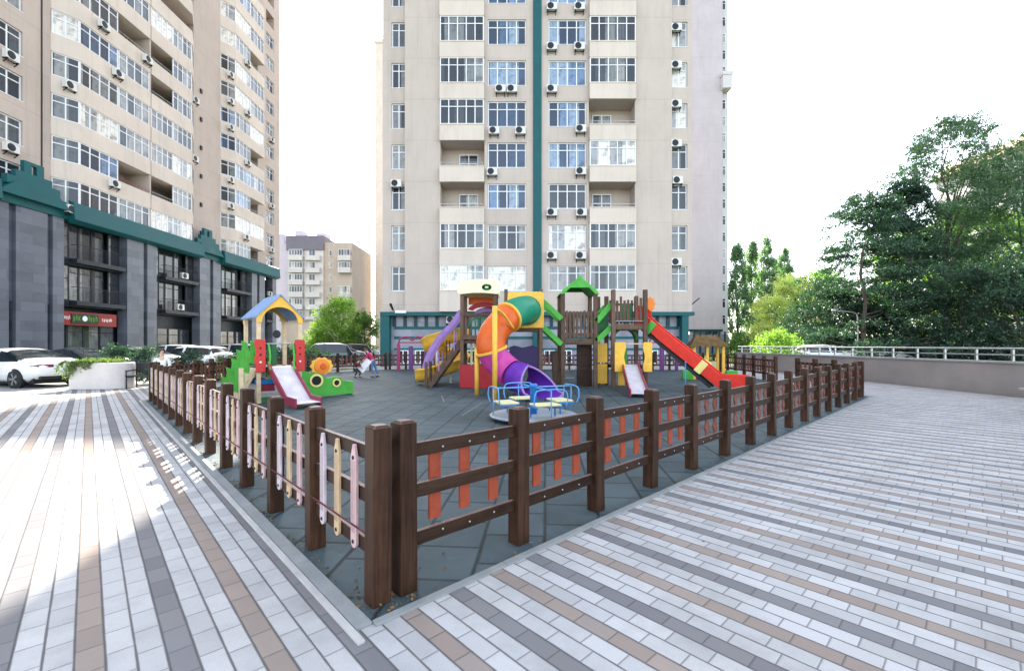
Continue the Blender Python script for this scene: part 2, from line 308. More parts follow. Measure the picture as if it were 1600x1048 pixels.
# ------------------------------------------------------------------ mesh builder
class MB:
    def __init__(s): s.v = []; s.f = []; s.mi = []
    def add(s, vs, fs, M=None, mi=0):
        o = len(s.v)
        s.v += [tuple(M @ Vector(p)) if M is not None else tuple(p) for p in vs]
        s.f += [tuple(i + o for i in f) for f in fs]; s.mi += [mi] * len(fs)
        return s
    def box(s, x0, x1, y0, y1, z0, z1, M=None, mi=0):
        vs = [(x, y, z) for z in (z0, z1) for y in (y0, y1) for x in (x0, x1)]
        return s.add(vs, [(0, 2, 3, 1), (4, 5, 7, 6), (0, 1, 5, 4), (1, 3, 7, 5), (3, 2, 6, 7), (2, 0, 4, 6)], M, mi)
    def bar(s, p0, p1, w, h, up=(0, 0, 1), mi=0):
        """box beam from p0 to p1, w wide, h high"""
        p0, p1 = Vector(p0), Vector(p1); d = p1 - p0; L = d.length; d.normalize()
        side = d.cross(Vector(up))
        if side.length < 1e-4: side = d.cross(Vector((0, 1, 0)))
        side.normalize(); u = side.cross(d)
        M = Matrix((d, side, u)).transposed().to_4x4(); M.translation = p0
        return s.box(0, L, -w / 2, w / 2, -h / 2, h / 2, M, mi)
    def prism(s, poly, a0, a1, axis='Y', M=None, mi=0):
        """2-D polygon extruded; axis Y: poly is (x, z); Z: (x, y); X: (y, z)"""
        n = len(poly)
        def w(p, a): return {'Y': (p[0], a, p[1]), 'Z': (p[0], p[1], a), 'X': (a, p[0], p[1])}[axis]
        vs = [w(p, a0) for p in poly] + [w(p, a1) for p in poly]
        fs = [tuple(range(n)), tuple(range(2 * n - 1, n - 1, -1))] + [(i, i + n, (i + 1) % n + n, (i + 1) % n) for i in range(n)]
        return s.add(vs, fs, M, mi)
    def frames(s, pts):
        pts = [Vector(p) for p in pts]; T = []
        for i in range(len(pts)):
            t = pts[min(i + 1, len(pts) - 1)] - pts[max(i - 1, 0)]; T.append(t.normalized())
        n = T[0].cross(Vector((0, 0, 1)))
        if n.length < 1e-3: n = Vector((1, 0, 0))
        n.normalize(); out = []
        for i, t in enumerate(T):
            n = (n - t * n.dot(t)).normalized(); out.append((pts[i], t, n, t.cross(n)))
        return out
    def tube(s, pts, r, n=10, caps=True, closed=False, mi=0):
        rr = r if isinstance(r, (list, tuple)) else [r] * len(pts)
        vs = []; fs = []
        for (p, t, a, b), q in zip(s.frames(pts), rr):
            vs += [p + (a * math.cos(2 * math.pi * k / n) + b * math.sin(2 * math.pi * k / n)) * q for k in range(n)]
        m = len(pts)
        for i in range(m if closed else m - 1):
            j = (i + 1) % m
            fs += [(i * n + k, i * n + (k + 1) % n, j * n + (k + 1) % n, j * n + k) for k in range(n)]
        if caps and not closed:
            fs.append(tuple(range(n - 1, -1, -1))); fs.append(tuple((m - 1) * n + k for k in range(n)))
        return s.add(vs, fs, None, mi)
    def cyl(s, p0, p1, r0, r1=None, n=12, mi=0):
        return s.tube([p0, p1], [r0, r0 if r1 is None else r1], n, mi=mi)
    def sweep(s, prof, pts, scales=None, up=(0, 0, 1)):
        """open 2-D profile (side, up) swept along a path kept upright"""
        pts = [Vector(p) for p in pts]; n = len(prof); vs = []; fs = []
        for i in range(len(pts)):
            t = (pts[min(i + 1, len(pts) - 1)] - pts[max(i - 1, 0)]).normalized()
            sd = t.cross(Vector(up)).normalized(); u = sd.cross(t)
            k = scales[i] if scales else 1
            vs += [pts[i] + sd * a * k + u * b * k for a, b in prof]
        for i in range(len(pts) - 1):
            fs += [(i * n + k, i * n + k + 1, (i + 1) * n + k + 1, (i + 1) * n + k) for k in range(n - 1)]
        return s.add(vs, fs)
    def lathe(s, prof, n=16, M=None, mi=0):
        vs = []; fs = []
        for r, z in prof: vs += [(r * math.cos(2 * math.pi * k / n), r * math.sin(2 * math.pi * k / n), z) for k in range(n)]
        for i in range(len(prof) - 1): fs += [(i * n + k, i * n + (k + 1) % n, (i + 1) * n + (k + 1) % n, (i + 1) * n + k) for k in range(n)]
        fs.append(tuple(range(n - 1, -1, -1))); fs.append(tuple((len(prof) - 1) * n + k for k in range(n)))
        return s.add(vs, fs, M, mi)
    def mesh(s, name):
        me = bpy.data.meshes.new(name); me.from_pydata(s.v, [], s.f); return me
    def build(s, name, mat, parent=None, smooth=False, bevel=0, seg=2, solid=0):
        me = s.mesh(name); mats = mat if isinstance(mat, (list, tuple)) else [mat]
        for m in mats: me.materials.append(MATS[m])
        if len(mats) > 1: me.polygons.foreach_set('material_index', s.mi)
        if smooth: me.polygons.foreach_set('use_smooth', [True] * len(me.polygons))
        me.update()
        return link(me, name, parent, bevel, seg, solid, smooth)

def link(me, name, parent=None, bevel=0, seg=2, solid=0, smooth=False):
    o = bpy.data.objects.new(name, me); COL.objects.link(o); o.parent = parent
    if solid:
        md = o.modifiers.new('solid', 'SOLIDIFY'); md.thickness = solid; md.offset = 0
    if bevel:
        md = o.modifiers.new('bevel', 'BEVEL'); md.width = bevel; md.segments = seg; md.limit_method = 'ANGLE'; md.angle_limit = R(40)
    return o

def tag(o, label, cat, group=None):
    o['label'] = label; o['category'] = cat
    if group: o['group'] = group
    return o
def thing(name, label, cat, loc=(0, 0, 0), rz=0.0, group=None):
    o = bpy.data.objects.new(name, None); COL.objects.link(o); o.empty_display_size = .2
    o.location = loc; o.rotation_euler = (0, 0, rz)
    return tag(o, label, cat, group)
def structure(o, kind='structure'):
    o['kind'] = kind; return o
def inst(src, parent, loc=(0, 0, 0), rz=0.0):
    """another object with the mesh, modifiers and children of src"""
    o = src.copy(); COL.objects.link(o); o.parent = parent; o.location = loc; o.rotation_euler = (0, 0, rz)
    for c in src.children:
        d = c.copy(); COL.objects.link(d); d.parent = o
    return o
def drop(o):
    for c in list(o.children): bpy.data.objects.remove(c)
    bpy.data.objects.remove(o)
def spline(cp, n=8):
    """Catmull-Rom through control points"""
    cp = [Vector(p) for p in cp]; q = [cp[0] * 2 - cp[1]] + cp + [cp[-1] * 2 - cp[-2]]; out = []
    for i in range(1, len(q) - 2):
        for k in range(n):
            t = k / n; a, b, c, d = q[i - 1:i + 3]
            out.append(.5 * ((2 * b) + (c - a) * t + (2 * a - 5 * b + 4 * c - d) * t * t + (3 * b - a - 3 * c + d) * t ** 3))
    return out + [cp[-1]]
# ------------------------------------------------------------------ ground
def sheet(name, poly, z, mat):
    mb = MB(); mb.add([(x, y, z) for x, y in poly], [tuple(range(len(poly)))])
    return structure(mb.build(name, mat))
sheet('ground', [(-700, -120), (700, -120), (700, 1500), (-700, 1500)], -.020, 'grass_ground')
sheet('car_park', [(-31.3, -40), (-8, -40), (-8, 10), (-11, 17), (-11.5, 30.6), (18, 30.6), (18, 75), (-31.3, 75)], -.012, 'lot')
sheet('apron', [(-8, 29.2), (15, 29.2), (15, 33.4), (-9.5, 33.4)], -.004, 'kerb_white')
sheet('road', [(18, 33), (70, 33), (70, 39), (18, 39)], -.010, 'lot')
sheet('pavement', [(-14, -14), (15.4, -14), (15.4, 31), (-9, 31), (-11.8, 25), (-11.5, 17.2), (-16.2, 16.6), (-12.6, 10.9), (-13.5, 9)], -.006, 'paving')
pg = [UV(1.19, 2.44), UV(17.5, 2.44), Vector((11.1, 16.9, 0)), Vector((12.3, 28.2, 0)), Vector((-8, 28.9, 0)), Vector((-11.9, 24.6, 0)), Vector((-11.2, 17.3, 0)), UV(1.19, 16.6)]
sheet('playground_surface', [(p.x, p.y) for p in pg], 0.0, 'rubber')
def kerb(name, u0, u1, v0, v1, mat, n, alongv=True):
    mb = MB()
    for k in range(n):
        if alongv:
            a, b = v0 + (v1 - v0) * k / n, v0 + (v1 - v0) * (k + 1) / n - .004
            q = [UV(u0, a), UV(u1, a), UV(u1, b), UV(u0, b)]
        else:
            a, b = u0 + (u1 - u0) * k / n, u0 + (u1 - u0) * (k + 1) / n - .004
            q = [UV(a, v0), UV(b, v0), UV(b, v1), UV(a, v1)]
        z = .012 + random.uniform(-.002, .002)
        mb.prism([(p.x, p.y) for p in q], -.1, z, 'Z')
    return structure(mb.build(name, mat, bevel=.003))
kerb('kerb', 1.09, 1.185, 2.42, 16.6, 'kerb_concrete', 14)
kerb('kerb', 1.045, 1.085, 2.30, 16.6, 'kerb_white', 14)
kerb('kerb', 1.19, 17.5, 2.38, 2.435, 'kerb_concrete', 16, False)

# ------------------------------------------------------------------ wooden fences
def proto(o):
    for c in list(o.children): COL.objects.unlink(c)
    COL.objects.unlink(o); return o
def post_mesh():
    mb = MB(); w = .062
    mb.box(-w, w, -w, w, -.02, 1.085)
    mb.add([(-w, -w, 1.085), (w, -w, 1.085), (w, w, 1.085), (-w, w, 1.085), (-w + .022, -w + .022, 1.1), (w - .022, -w + .022, 1.1), (w - .022, w - .022, 1.1), (-w + .022, w - .022, 1.1)],
           [(0, 1, 5, 4), (1, 2, 6, 5), (2, 3, 7, 6), (3, 0, 4, 7), (4, 5, 6, 7)])
    return mb
POST = proto(post_mesh().build('post', 'wood_post', bevel=.006))
RAILS = {}
def rail(L):
    k = round(L, 2)
    if k not in RAILS: RAILS[k] = proto(MB().box(-L / 2, L / 2, -.02, .02, -.046, .046).build('rail', 'wood_rail', bevel=.005))
    return RAILS[k]
BOLT = proto(MB().lathe([(.0085, 0), (.0085, .003), (.005, .007)], 8, Matrix.Rotation(R(90), 4, 'X')).build('bolt', 'galv', smooth=True))
SLAT = {}
SLAT['red'] = proto(MB().box(-.046, .046, -.011, .011, .40, .93).build('slat', 'slat_red', bevel=.003))
def scallop(mat):
    L = []; 
    for i in range(25):
        z = .30 + .63 * i / 24; L.append((.052 + .018 * math.cos((z - .30) / .63 * 8 * math.pi), z))
    return MB().prism([(a, z) for a, z in L] + [(-a, z) for a, z in reversed(L)], -.011, .011).build('slat', mat)
SLAT['scallop'] = proto(scallop('slat_brown'))
def pencil(mat):
    w = .043; pts = [(-w, .31), (-w, .855)] + [(-.014, .945), (.014, .945)] + [(w, .855), (w, .31)]
    pts += [(w * math.cos(a), .31 + w * math.sin(a)) for a in [-math.pi * k / 8 for k in range(1, 8)]]
    return MB().prism(pts, -.010, .010).build('slat', mat, bevel=.003)
for k in ('lilac', 'tan', 'pink'): SLAT['pencil_' + k] = proto(pencil('pencil_' + k))
KNOB = proto(MB().lathe([(.014, 0), (.014, .004), (.007, .008)], 8, Matrix.Rotation(R(90), 4, 'X')).build('bolt', 'black_metal'))

def fence(label, p0, p1, n, slats, side, detail=0, end_post=True, group=None):
    """side +1/-1: where the slats are screwed on (local y)"""
    p0, p1 = Vector(p0), Vector(p1); d = p1 - p0; L = d.length; st = L / n
    t = thing('wooden_fence', label, 'fence', (p0.x, p0.y, 0), math.atan2(d.y, d.x), group)
    for i in range(n + (1 if end_post else 0)):
        o = inst(POST, t, (i * st, random.uniform(-.006, .006), random.uniform(-.012, .008)), R(random.uniform(-2, 2)))
        o.rotation_euler.x = R(random.uniform(-.6, .6)); o.rotation_euler.y = R(random.uniform(-.6, .6))
    for i in range(n):
        c = (i + .5) * st
        for z in (.316, .63, .906):
            r = inst(rail(st - .128), t, (c, 0, z + random.uniform(-.006, .006))); r.rotation_euler.y = R(random.uniform(-.4, .4))
            if detail and i < 5 and z != .63:
                for q in (-.25, 0, .25):
                    inst(BOLT, r, (q * (st - .1), -.0205 if side > 0 else -.0205, random.uniform(-.01, .01)))
        for k, q in enumerate((-.26, 0, .26)):
            kind = slats(i, k)
            s = inst(SLAT[kind], t, (c + q * st + random.uniform(-.008, .008), side * .034, random.uniform(-.006, .006)), R(random.uniform(-1.5, 1.5)))
            if kind.startswith('pencil') and i < 6:
                for z in (.31, .86):
                    b = inst(KNOB, s, (0, .0105, z)); b.rotation_euler = (0, 0, math.pi)
    return t
pen = lambda i, k: 'pencil_' + ('pink', 'tan', 'lilac')[(k) % 3]
red = lambda i, k: 'red' if i < 4 else 'scallop'
sc_ = lambda i, k: 'scallop'
LF0, RF0 = UV(1.307, 2.604), UV(1.497, 2.603); LF1 = UV(1.307, 2.604 + 13.65); RF1 = UV(1.497 + 15.6, 2.603)
fl = fence('dark brown wooden fence with pencil shaped pale slats, nearest on the left', LF0, LF1, 13, pen, 1)
mb = MB(); mb.cyl((.05, .048, .42), (13.6, .048, .42), .006, n=6); mb.build('cable', 'maroon', fl)
fence('dark brown wooden fence with orange red slats, nearest on the right', RF0, RF1, 15, red, 1, 1)
fence('short dark wooden fence turning back from the far right corner post', RF1 + Vector((.02, .2, 0)), (10.85, 17.0, 0), 3, sc_, 1)
fence('dark wooden fence on the far right beside the yellow playhouse', (11.3, 19.2, 0), (12.05, 27.6, 0), 8, sc_, 1)
fence('long dark wooden fence in front of the central tower block', (11.9, 27.9, 0), (-7.8, 28.6, 0), 19, sc_, 1)
fence('dark wooden fence set at an angle behind the two children', (-8.0, 28.4, 0), (-11.6, 24.6, 0), 5, sc_, 1)
fence('dark wooden fence on the far left in front of the parked cars', (-11.62, 24.4, 0), (-10.95, 17.3, 0), 7, sc_, 1)
fence('dark wooden fence behind the green steps of the blue roofed slide', (-10.93, 17.1, 0), LF1 + Vector((-.05, .25, 0)), 4, sc_, 1)

# chalk drawings left by children on the rubber tiles
mb = MB()
for a, b in (((752, 630), (722, 649)), ((748, 632), (690, 634)), ((690, 618), (694, 628))):
    q0, q1 = P(*a, 1120 / (a[1] - HZ)), P(*b, 1120 / (b[1] - HZ)); q0.z = q1.z = .004
    s = (q1 - q0).normalized().cross(Vector((0, 0, 1))) * .012
    mb.add([q0 - s, q1 - s, q1 + s, q0 + s], [(0, 1, 2, 3)])
structure(mb.build('chalk_line', 'kerb_concrete'))

# ------------------------------------------------------------------ wall, railing, bench block on the right
w = tag(MB().box(15.5, 15.8, 2, 31, -.02, 1.0).build('retaining_wall', 'wall_concrete', bevel=.01), 'low grey brown concrete wall along the right edge of the pavement', 'wall')
MB().box(15.44, 15.86, 2, 31, 1.002, 1.07).build('coping', 'concrete', w, bevel=.01)
t = thing('railing', 'pale grey metal railing on top of the low concrete wall', 'railing', (15.65, 0, 1.07))
y = 3.0
while y < 31:
    MB().box(-.03, .03, y - .03, y + .03, 0, .37).build('post', 'galv', t); y += 1.1
MB().tube([(0, 2, .40), (0, 31, .40)], .032, 8).build('handrail', 'galv', t, True)
MB().tube([(0, 2, .2), (0, 31, .2)], .02, 8).build('rail', 'galv', t, True)
t = thing('stone_bench', 'grey stone block bench at the right edge of the picture', 'bench', (11.98, 6.6, 0))
MB().box(.06, 2.9, .05, 3.92, 0, .52).build('base', 'wall_concrete', t, bevel=.01)
MB().box(0, 3, 0, 4.0, .522, .58).build('seat', 'concrete', t, bevel=.012)

# ------------------------------------------------------------------ windows and air conditioners (cached prototypes)
WIN = {}
def window_proto(w, h, cols, gl, fm='white_pvc', transom=.70, sill=True):
    k = (round(w, 2), round(h, 2), cols, gl, fm, transom, sill)
    if k in WIN: return WIN[k]
    mb = MB(); b = .065; d0, d1 = -.045, .045
    mb.box(-w / 2, w / 2, d0, d1, 0, b); mb.box(-w / 2, w / 2, d0, d1, h - b, h)
    for s in (-1, 1): mb.box(s * w / 2 - (b if s > 0 else 0), s * w / 2 + (b if s < 0 else 0), d0, d1, b, h - b)
    for c in range(1, cols):
        x = -w / 2 + w * c / cols; mb.box(x - b * .55, x + b * .55, d0 + .005, d1, b, h - b)
    if transom:
        for c in range(cols):
            x0 = -w / 2 + w * c / cols + b * .55; x1 = -w / 2 + w * (c + 1) / cols - b * .55
            mb.box(x0, x1, d0 + .008, d1 - .004, h * transom - .03, h * transom + .03)
    if sill: mb.box(-w / 2 - .06, w / 2 + .06, -.17, d0, -.035, .0)
    o = mb.build('window', fm)
    MB().box(-w / 2 + .03, w / 2 - .03, .006, .018, .03, h - .03).build('pane', gl, o)
    WIN[k] = proto(o); return o
def ac_proto():
    o = MB().box(-.39, .39, -.32, -.02, 0, .54).build('air_conditioner', 'ac_white', bevel=.02)
    MB().lathe([(.235, 0), (.235, .012), (.2, .02), (.05, .025)], 20, Matrix.Translation((-.10, -.321, .27)) @ Matrix.Rotation(R(90), 4, 'X')).build('fan', 'black_metal', o)
    b = MB()
    for x in (-.3, .3): b.box(x - .025, x + .025, -.34, 0, -.05, -.002).bar((x, -.3, -.05), (x, -.02, -.24), .04, .04)
    b.box(-.34, .34, -.2, -.16, -.1, -.06)
    b.build('bracket', 'black_metal', o)
    return proto(o)
AC = ac_proto()
# ------------------------------------------------------------------ central tower block
rs = random.Random(3)
S0, SH, WH = 5.56, 3.02, 1.84        # first sill, storey height, window height
NF = 16; TOPZ = S0 + SH * NF + .4
t = thing('tower_block', 'beige apartment tower with a teal stripe down the middle of its front', 'building', (1.7, 33, 0))
def cx(px): return (px - 800) * 33 / F - 1.7
wall = MB()
def pier(a, b, y0=0.0): wall.box(cx(a), cx(b), y0, 1.3, 4.0, TOPZ)
pier(596, 610, .30); pier(632.5, 688); pier(757, 762); pier(822, 857); pier(916, 920); pier(992, 1050); pier(1076, 1083.5, .25)
wall.box(cx(596), cx(1083.5), 1.3, 13, 4.0, TOPZ + .0)
LEFT = [None] * NF; RIGHT = [None] * NF
for n in range(NF):
    LEFT[n] = RIGHT[n] = 'g'
for n in (2, 3, 9, 12): LEFT[n] = 'o'
for n in (2, 4, 10, 13): RIGHT[n] = 'o'
for n in range(NF + 1):
    z0 = 4.0 if n == 0 else S0 + SH * (n - 1) + WH
    z1 = S0 + SH * n if n < NF else TOPZ
    for a, b, y0 in ((610, 632.5, .30), (762, 822, 0), (857, 916, 0), (1050, 1076, .25)):
        wall.box(cx(a), cx(b), y0 + .002, 1.3, z0, z1)
    for a, b in ((688, 757), (920, 992)):           # balcony fronts, proud of the wall
        par = MB(); par.box(cx(a), cx(b), -.40, -.25, z0, z1)
        for e, s in ((cx(a), 1), (cx(b), -1)):
            par.box(min(e, e + s * .14), max(e, e + s * .14), -.25, -.001, z0 + .25, z1)
        par.box(cx(a) - .02, cx(b) + .02, -.43, -.40, z1 - .06, z1); par.build('balcony_front', 'beige_light', t)
        MB().box(cx(a) + .01, cx(b) - .01, -.25, 1.3, z0 + .01, z0 + .25).build('balcony_floor', 'soffit', t)
wall.build('wall', 'beige', t)
def win(parent, x, y, z, w, h, cols, gl, **k):
    return inst(window_proto(w, h, cols, gl, **k), parent, (x, y, z))
VIS = 11
for n in range(VIS):
    z = S0 + SH * n
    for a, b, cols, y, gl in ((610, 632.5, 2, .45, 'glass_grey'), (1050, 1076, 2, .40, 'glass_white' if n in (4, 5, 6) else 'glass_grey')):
        win(t, (cx(a) + cx(b)) / 2, y, z, cx(b) - cx(a) - .04, WH, 2, gl)
    hi = n >= 2
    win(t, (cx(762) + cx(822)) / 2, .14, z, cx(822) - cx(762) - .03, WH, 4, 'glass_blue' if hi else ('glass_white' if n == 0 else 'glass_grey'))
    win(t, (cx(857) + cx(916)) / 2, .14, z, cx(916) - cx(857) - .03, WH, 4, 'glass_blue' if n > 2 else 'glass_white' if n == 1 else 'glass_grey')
    for a, b, k, wht in ((688, 757, LEFT, (0,)), (920, 992, RIGHT, (3,))):
        xm = (cx(a) + cx(b)) / 2
        if k[n] == 'g':
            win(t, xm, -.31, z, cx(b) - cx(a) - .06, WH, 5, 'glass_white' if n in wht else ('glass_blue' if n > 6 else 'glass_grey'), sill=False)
            for e in (cx(a) + .05, cx(b) - .05):
                MB().box(e - .04, e + .04, -.262, -.002, z, z + WH).build('side_window', 'white_pvc', t)
        else:
            win(t, xm + (.35 if a < 800 else -.5), 1.26, z - .1, 1.45, 1.55, 2, 'glass_dark', transom=.55)
            r = MB(); r.tube([(cx(a) + .06, -.05, z), (cx(a) + .06, -.38, z + .22), (cx(b) - .06, -.38, z + .22), (cx(b) - .06, -.05, z)], .02, 6)
            for q in range(7):
                x = cx(a) + .1 + (cx(b) - cx(a) - .2) * q / 6; r.cyl((x, -.36, z - .02), (x, -.38, z + .22), .012, n=5)
            r.build('railing', 'galv', t)
for px, py in ((862, 18), (905, 18), (862, 80), (905, 80), (862, 146), (907, 208), (907, 274), (862, 338), (908, 338), (862, 405), (907, 405), (782, 146), (800, 146), (772, 211), (813, 211), (769, 275),
               (1058, 46), (1058, 105), (1058, 166), (1058, 228), (1060, 286), (1058, 414), (618, 291), (862, -44), (782, -108), (905, -108)):
    q = P(px, py, 32.9); y = .3 if px > 1000 or px < 660 else 0
    inst(AC, t, (q.x - 1.7, y, q.z))
MB().box(cx(833), cx(846), -.18, -.002, 4.0, TOPZ).build('pipe_shaft', 'teal', t, bevel=.05)
vents = MB()
# ground floor
gf = MB(); gf.box(cx(600), cx(1083), .8, 12.5, -.02, 4.0); gf.build('ground_floor_wall', 'ground_panel', t)
tl = MB()
tl.box(cx(594), cx(1085), -.05, .8, 3.72, 4.0)
for a, b in ((594, 608), (1066, 1076)): tl.box(cx(a), cx(b), .0, .55, -.02, 3.72)
tl.box(cx(833), cx(846), .2, .8, -.02, 3.72)
tl.build('fascia', 'teal', t)
fr = MB()
for z0, z1 in ((2.75, 2.95), (2.02, 2.2), (1.18, 1.32)):
    for a, b in ((612, 833), (846, 1066)): fr.box(cx(a), cx(b), .72, .8, z0, z1)
fr.build('band', 'teal', t)
for a, b in ((612, 833), (846, 1066)):
    n = int((b - a) / 16)
    for k in range(n + 1):
        x = cx(a + (b - a) * k / n)
        MB().box(x - .12, x + .12, .70, .799, 2.95, 3.72).build('mullion', 'teal_dark', t)
    n = int((b - a) / 26)
    for k in range(n):
        x = cx(a + (b - a) * (k + .5) / n); wd = (cx(b) - cx(a)) / n
        if k % 3 != 2:
            win(t, x, .78, .15, wd * .62, 1.02, 2, 'glass_dark', sill=False, transom=0)
pl = MB()
for a, b in ((609, 833), (846, 1066)): pl.box(cx(a), cx(b), .45, .8, -.02, .13)
pl.build('plinth', 'kerb_white', t)
inst(AC, t, (P(703, 504, 32.6).x - 1.7, .7, P(703, 504, 32.6).z))
c = MB().cyl((cx(614), -.02, 4.15), (cx(612), -.35, 4.55), .07, .1).cyl((cx(614), .25, 4.1), (cx(614), -.03, 4.16), .03); c.build('floodlight', 'black_metal', t)
MB().box(cx(618), cx(635), -.16, -.06, 3.9, 4.1).build('sign_panel', 'board_white', t)
MB().cyl((cx(1083) + .06, .3, 4.6), (cx(1092), -.1, 5.0), .04).build('floodlight', 'black_metal', t)
MB().box(cx(596) - .1, cx(1083.5) + .1, -.3, 13.2, TOPZ + .003, TOPZ + .9).build('parapet', 'beige', t)

# ------------------------------------------------------------------ towers that show behind it
t = thing('tower_block', 'lavender grey tower showing past the right side of the central block', 'building', (32, 80, 0))
MB().box(-9, 5.6, 0, 16, 4.3, 86).build('wall', 'lavender', t)
MB().box(5.6, 6.9, .8, 15, 3.4, 86).build('side_wall', 'far_white', t)
b = MB()
b.box(-9, 6.8, .1, 15, -.02, 3.38); b.build('base', 'ground_panel', t)
b = MB(); b.box(-9, 5.6, -.1, .1, 3.9, 4.298)
for k in range(10): b.box(-4 + k * 1.1, -3.75 + k * 1.1, -.1, .1, -.02, 3.9)
b.box(5.6, 6.9, .6, .798, 3.0, 3.4); b.build('frame', 'teal_dark', t)
for n in range(22): inst(window_proto(.62, 1.7, 1, 'glass_dark', sill=False), t, (6.2, .78, 5.2 + n * 2.98))
b = MB().box(5.3, 6.9, -.9, .75, 46.9, 49.2); b.box(5.15, 7.05, -1.0, .8, 49.2, 49.8); b.build('balcony', 'far_white', t)

t = thing('tower_block', 'pale cream tower seen as a narrow strip left of the central block', 'building', (-33.6, 110, 0))
MB().box(0, 30, 0, 15, -.02, 75.5).build('wall', 'beige_light', t)
for n in range(23):
    for x in (4.2, 8.4, 12.6): inst(window_proto(2.0, 1.7, 2, 'glass_grey'), t, (x, -.06, 4.5 + n * 3.02))
MB().box(-.2, 30.2, -.2, 15.2, 75.503, 76.3).build('parapet', 'beige_light', t)

# ------------------------------------------------------------------ left building
X0 = -31.5
t = thing('apartment_building', 'pinkish beige apartment tower with bay windows above a dark stone podium', 'building', (X0, 0, 0), R(90))
LS0, LSH, LWH = 11.45, 2.87, 1.62; LN = 14; LTOP = LS0 + LSH * LN + 1.0
# plan: local x = distance from the camera, local -y = towards the street
walls = MB()
walls.box(13, 60.7, 1.3, 14, 11.0, LTOP)
piers = [(13, 17), (18.6, 22), (23.6, 27.2), (28.85, 30.6), (44.3, 48.4), (55.5, 57.4), (59.3, 60.7)]
for a, b in piers: walls.box(a, b, 0, 1.3, 11.0, LTOP)
cols_ = [(17, 18.6), (22, 23.6), (27.2, 28.85), (57.4, 59.3)]
BAYS = [
    (((30.6, 0), (31.75, -.9), (34.9, -.9), (37.9, -.9), (37.9, 0)), lambda n: ['g', 'g', 'o' if n in (1, 5, 8) else 'g']),
    (((38.05, 0), (38.05, -.9), (40.5, -.9), (42.9, -.9), (44.3, 0)), lambda n: ['o' if n in (1, 4, 5, 9) else 'g', 'g', 'g']),
    (((48.4, 0), (49.7, -.9), (52.5, -.9), (55.4, -.9), (55.4, 0)), lambda n: ['g', 'g', 'o' if n in (0, 2, 4, 8) else 'g']),
]
for n in range(LN + 1):
    z0 = 11.0 if n == 0 else LS0 + LSH * (n - 1) + LWH
    z1 = LS0 + LSH * n if n < LN else LTOP
    for a, b in cols_: walls.box(a, b, .002, 1.3, z0, z1)
    for pts, f in BAYS:
        poly = list(pts)
        bays = MB(); bays.prism([(p[0], p[1]) for p in poly], z0, z1 - .001, 'Z')
        bays.box(poly[0][0], poly[-1][0], -.02, 1.3, z0 + .002, min(z1, z0 + .22)); bays.build('bay_parapet', 'beige_light', t)
    walls.box(37.9, 38.05, -.86, 1.3, z0, z1)
    walls.box(37.902, 38.048, -.84, 1.29, z1, z1 + LWH)
walls.build('wall', 'pinkish', t)
def segwin(p, q, n, gl, cols):
    p, q = Vector((*p, 0)), Vector((*q, 0)); d = q - p; m = (p + q) / 2
    nrm = Vector((d.y, -d.x, 0)).normalized()
    o = inst(window_proto(d.length - .06, LWH, cols, gl, sill=False), t, (m.x - nrm.x * .10, m.y - nrm.y * .10, LS0 + LSH * n), math.atan2(d.y, d.x))
    return o
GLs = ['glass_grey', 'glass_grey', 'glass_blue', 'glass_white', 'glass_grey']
for bi, (pts, f) in enumerate(BAYS):
    for n in range(7 if bi < 2 else 11):
        st = f(n)
        segs = list(zip(pts[:-1], pts[1:])); segs = [s for s in segs if s[0][0] != s[1][0]]
        for si, (s, k) in enumerate(zip(segs, st)):
            L = (Vector(s[1]) - Vector(s[0])).length
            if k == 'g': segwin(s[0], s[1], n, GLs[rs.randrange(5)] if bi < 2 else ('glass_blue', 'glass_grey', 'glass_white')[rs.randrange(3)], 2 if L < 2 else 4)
            else:
                inst(window_proto(1.5, 1.5, 2, 'glass_dark', transom=.6, sill=False), t, ((s[0][0] + s[1][0]) / 2 - .4, 1.26, LS0 + LSH * n - .2))
                r = MB(); z = LS0 + LSH * n; r.tube([(s[0][0] + .05, -.86, z + .25), (s[1][0] - .05, -.86, z + .25)], .02, 6)
                for q in range(9): x = s[0][0] + .08 + (L - .16) * q / 8; r.cyl((x, -.86, z - .03), (x, -.86, z + .25), .012, n=5)
                r.build('railing', 'plum' if n == 1 and bi == 0 else 'galv', t)
for (a, b), NN in zip(cols_, (4, 5, 6, 11)):
    for n in range(NN): win(t, (a + b) / 2, .15, LS0 + LSH * n + .02, b - a - .06, LWH - .04, 2, 'glass_grey', sill=True)
for x, n, y in ((31.2, 0, -.62), (34.3, 1, -.9), (31.2, 3, -.5), (34.6, 4, -.9), (33.4, 5, -.9), (37.4, 5, -.9), (43.5, 3, -.5), (43.6, 5, -.5), (49.1, 2, -.5), (51.3, 1, -.9), (49.1, 3, -.5), (51.6, 4, -.9), (49.1, 5, -.5), (49.1, 6, -.5), (51.6, 6, -.9), (49.1, 7, -.5), (51.6, 8, -.9),
                (28, 1, 0), (28, 3, 0), (28.1, 0, 0), (58.4, 1, 0), (58.4, 3, 0), (58.4, 6, 0), (49.1, 0, -.5)):
    inst(AC, t, (x, y - .02, LS0 + LSH * n - .72))
MB().box(29.95, 30.03, -.04, -.001, 12, LTOP).build('joint', 'dark_frame', t)
for n in range(6):
    MB().box(45.2, 45.45, -.12, -.001, LS0 + LSH * n + 1.2, LS0 + LSH * n + 1.6).build('wall_lamp', 'black_metal', t)
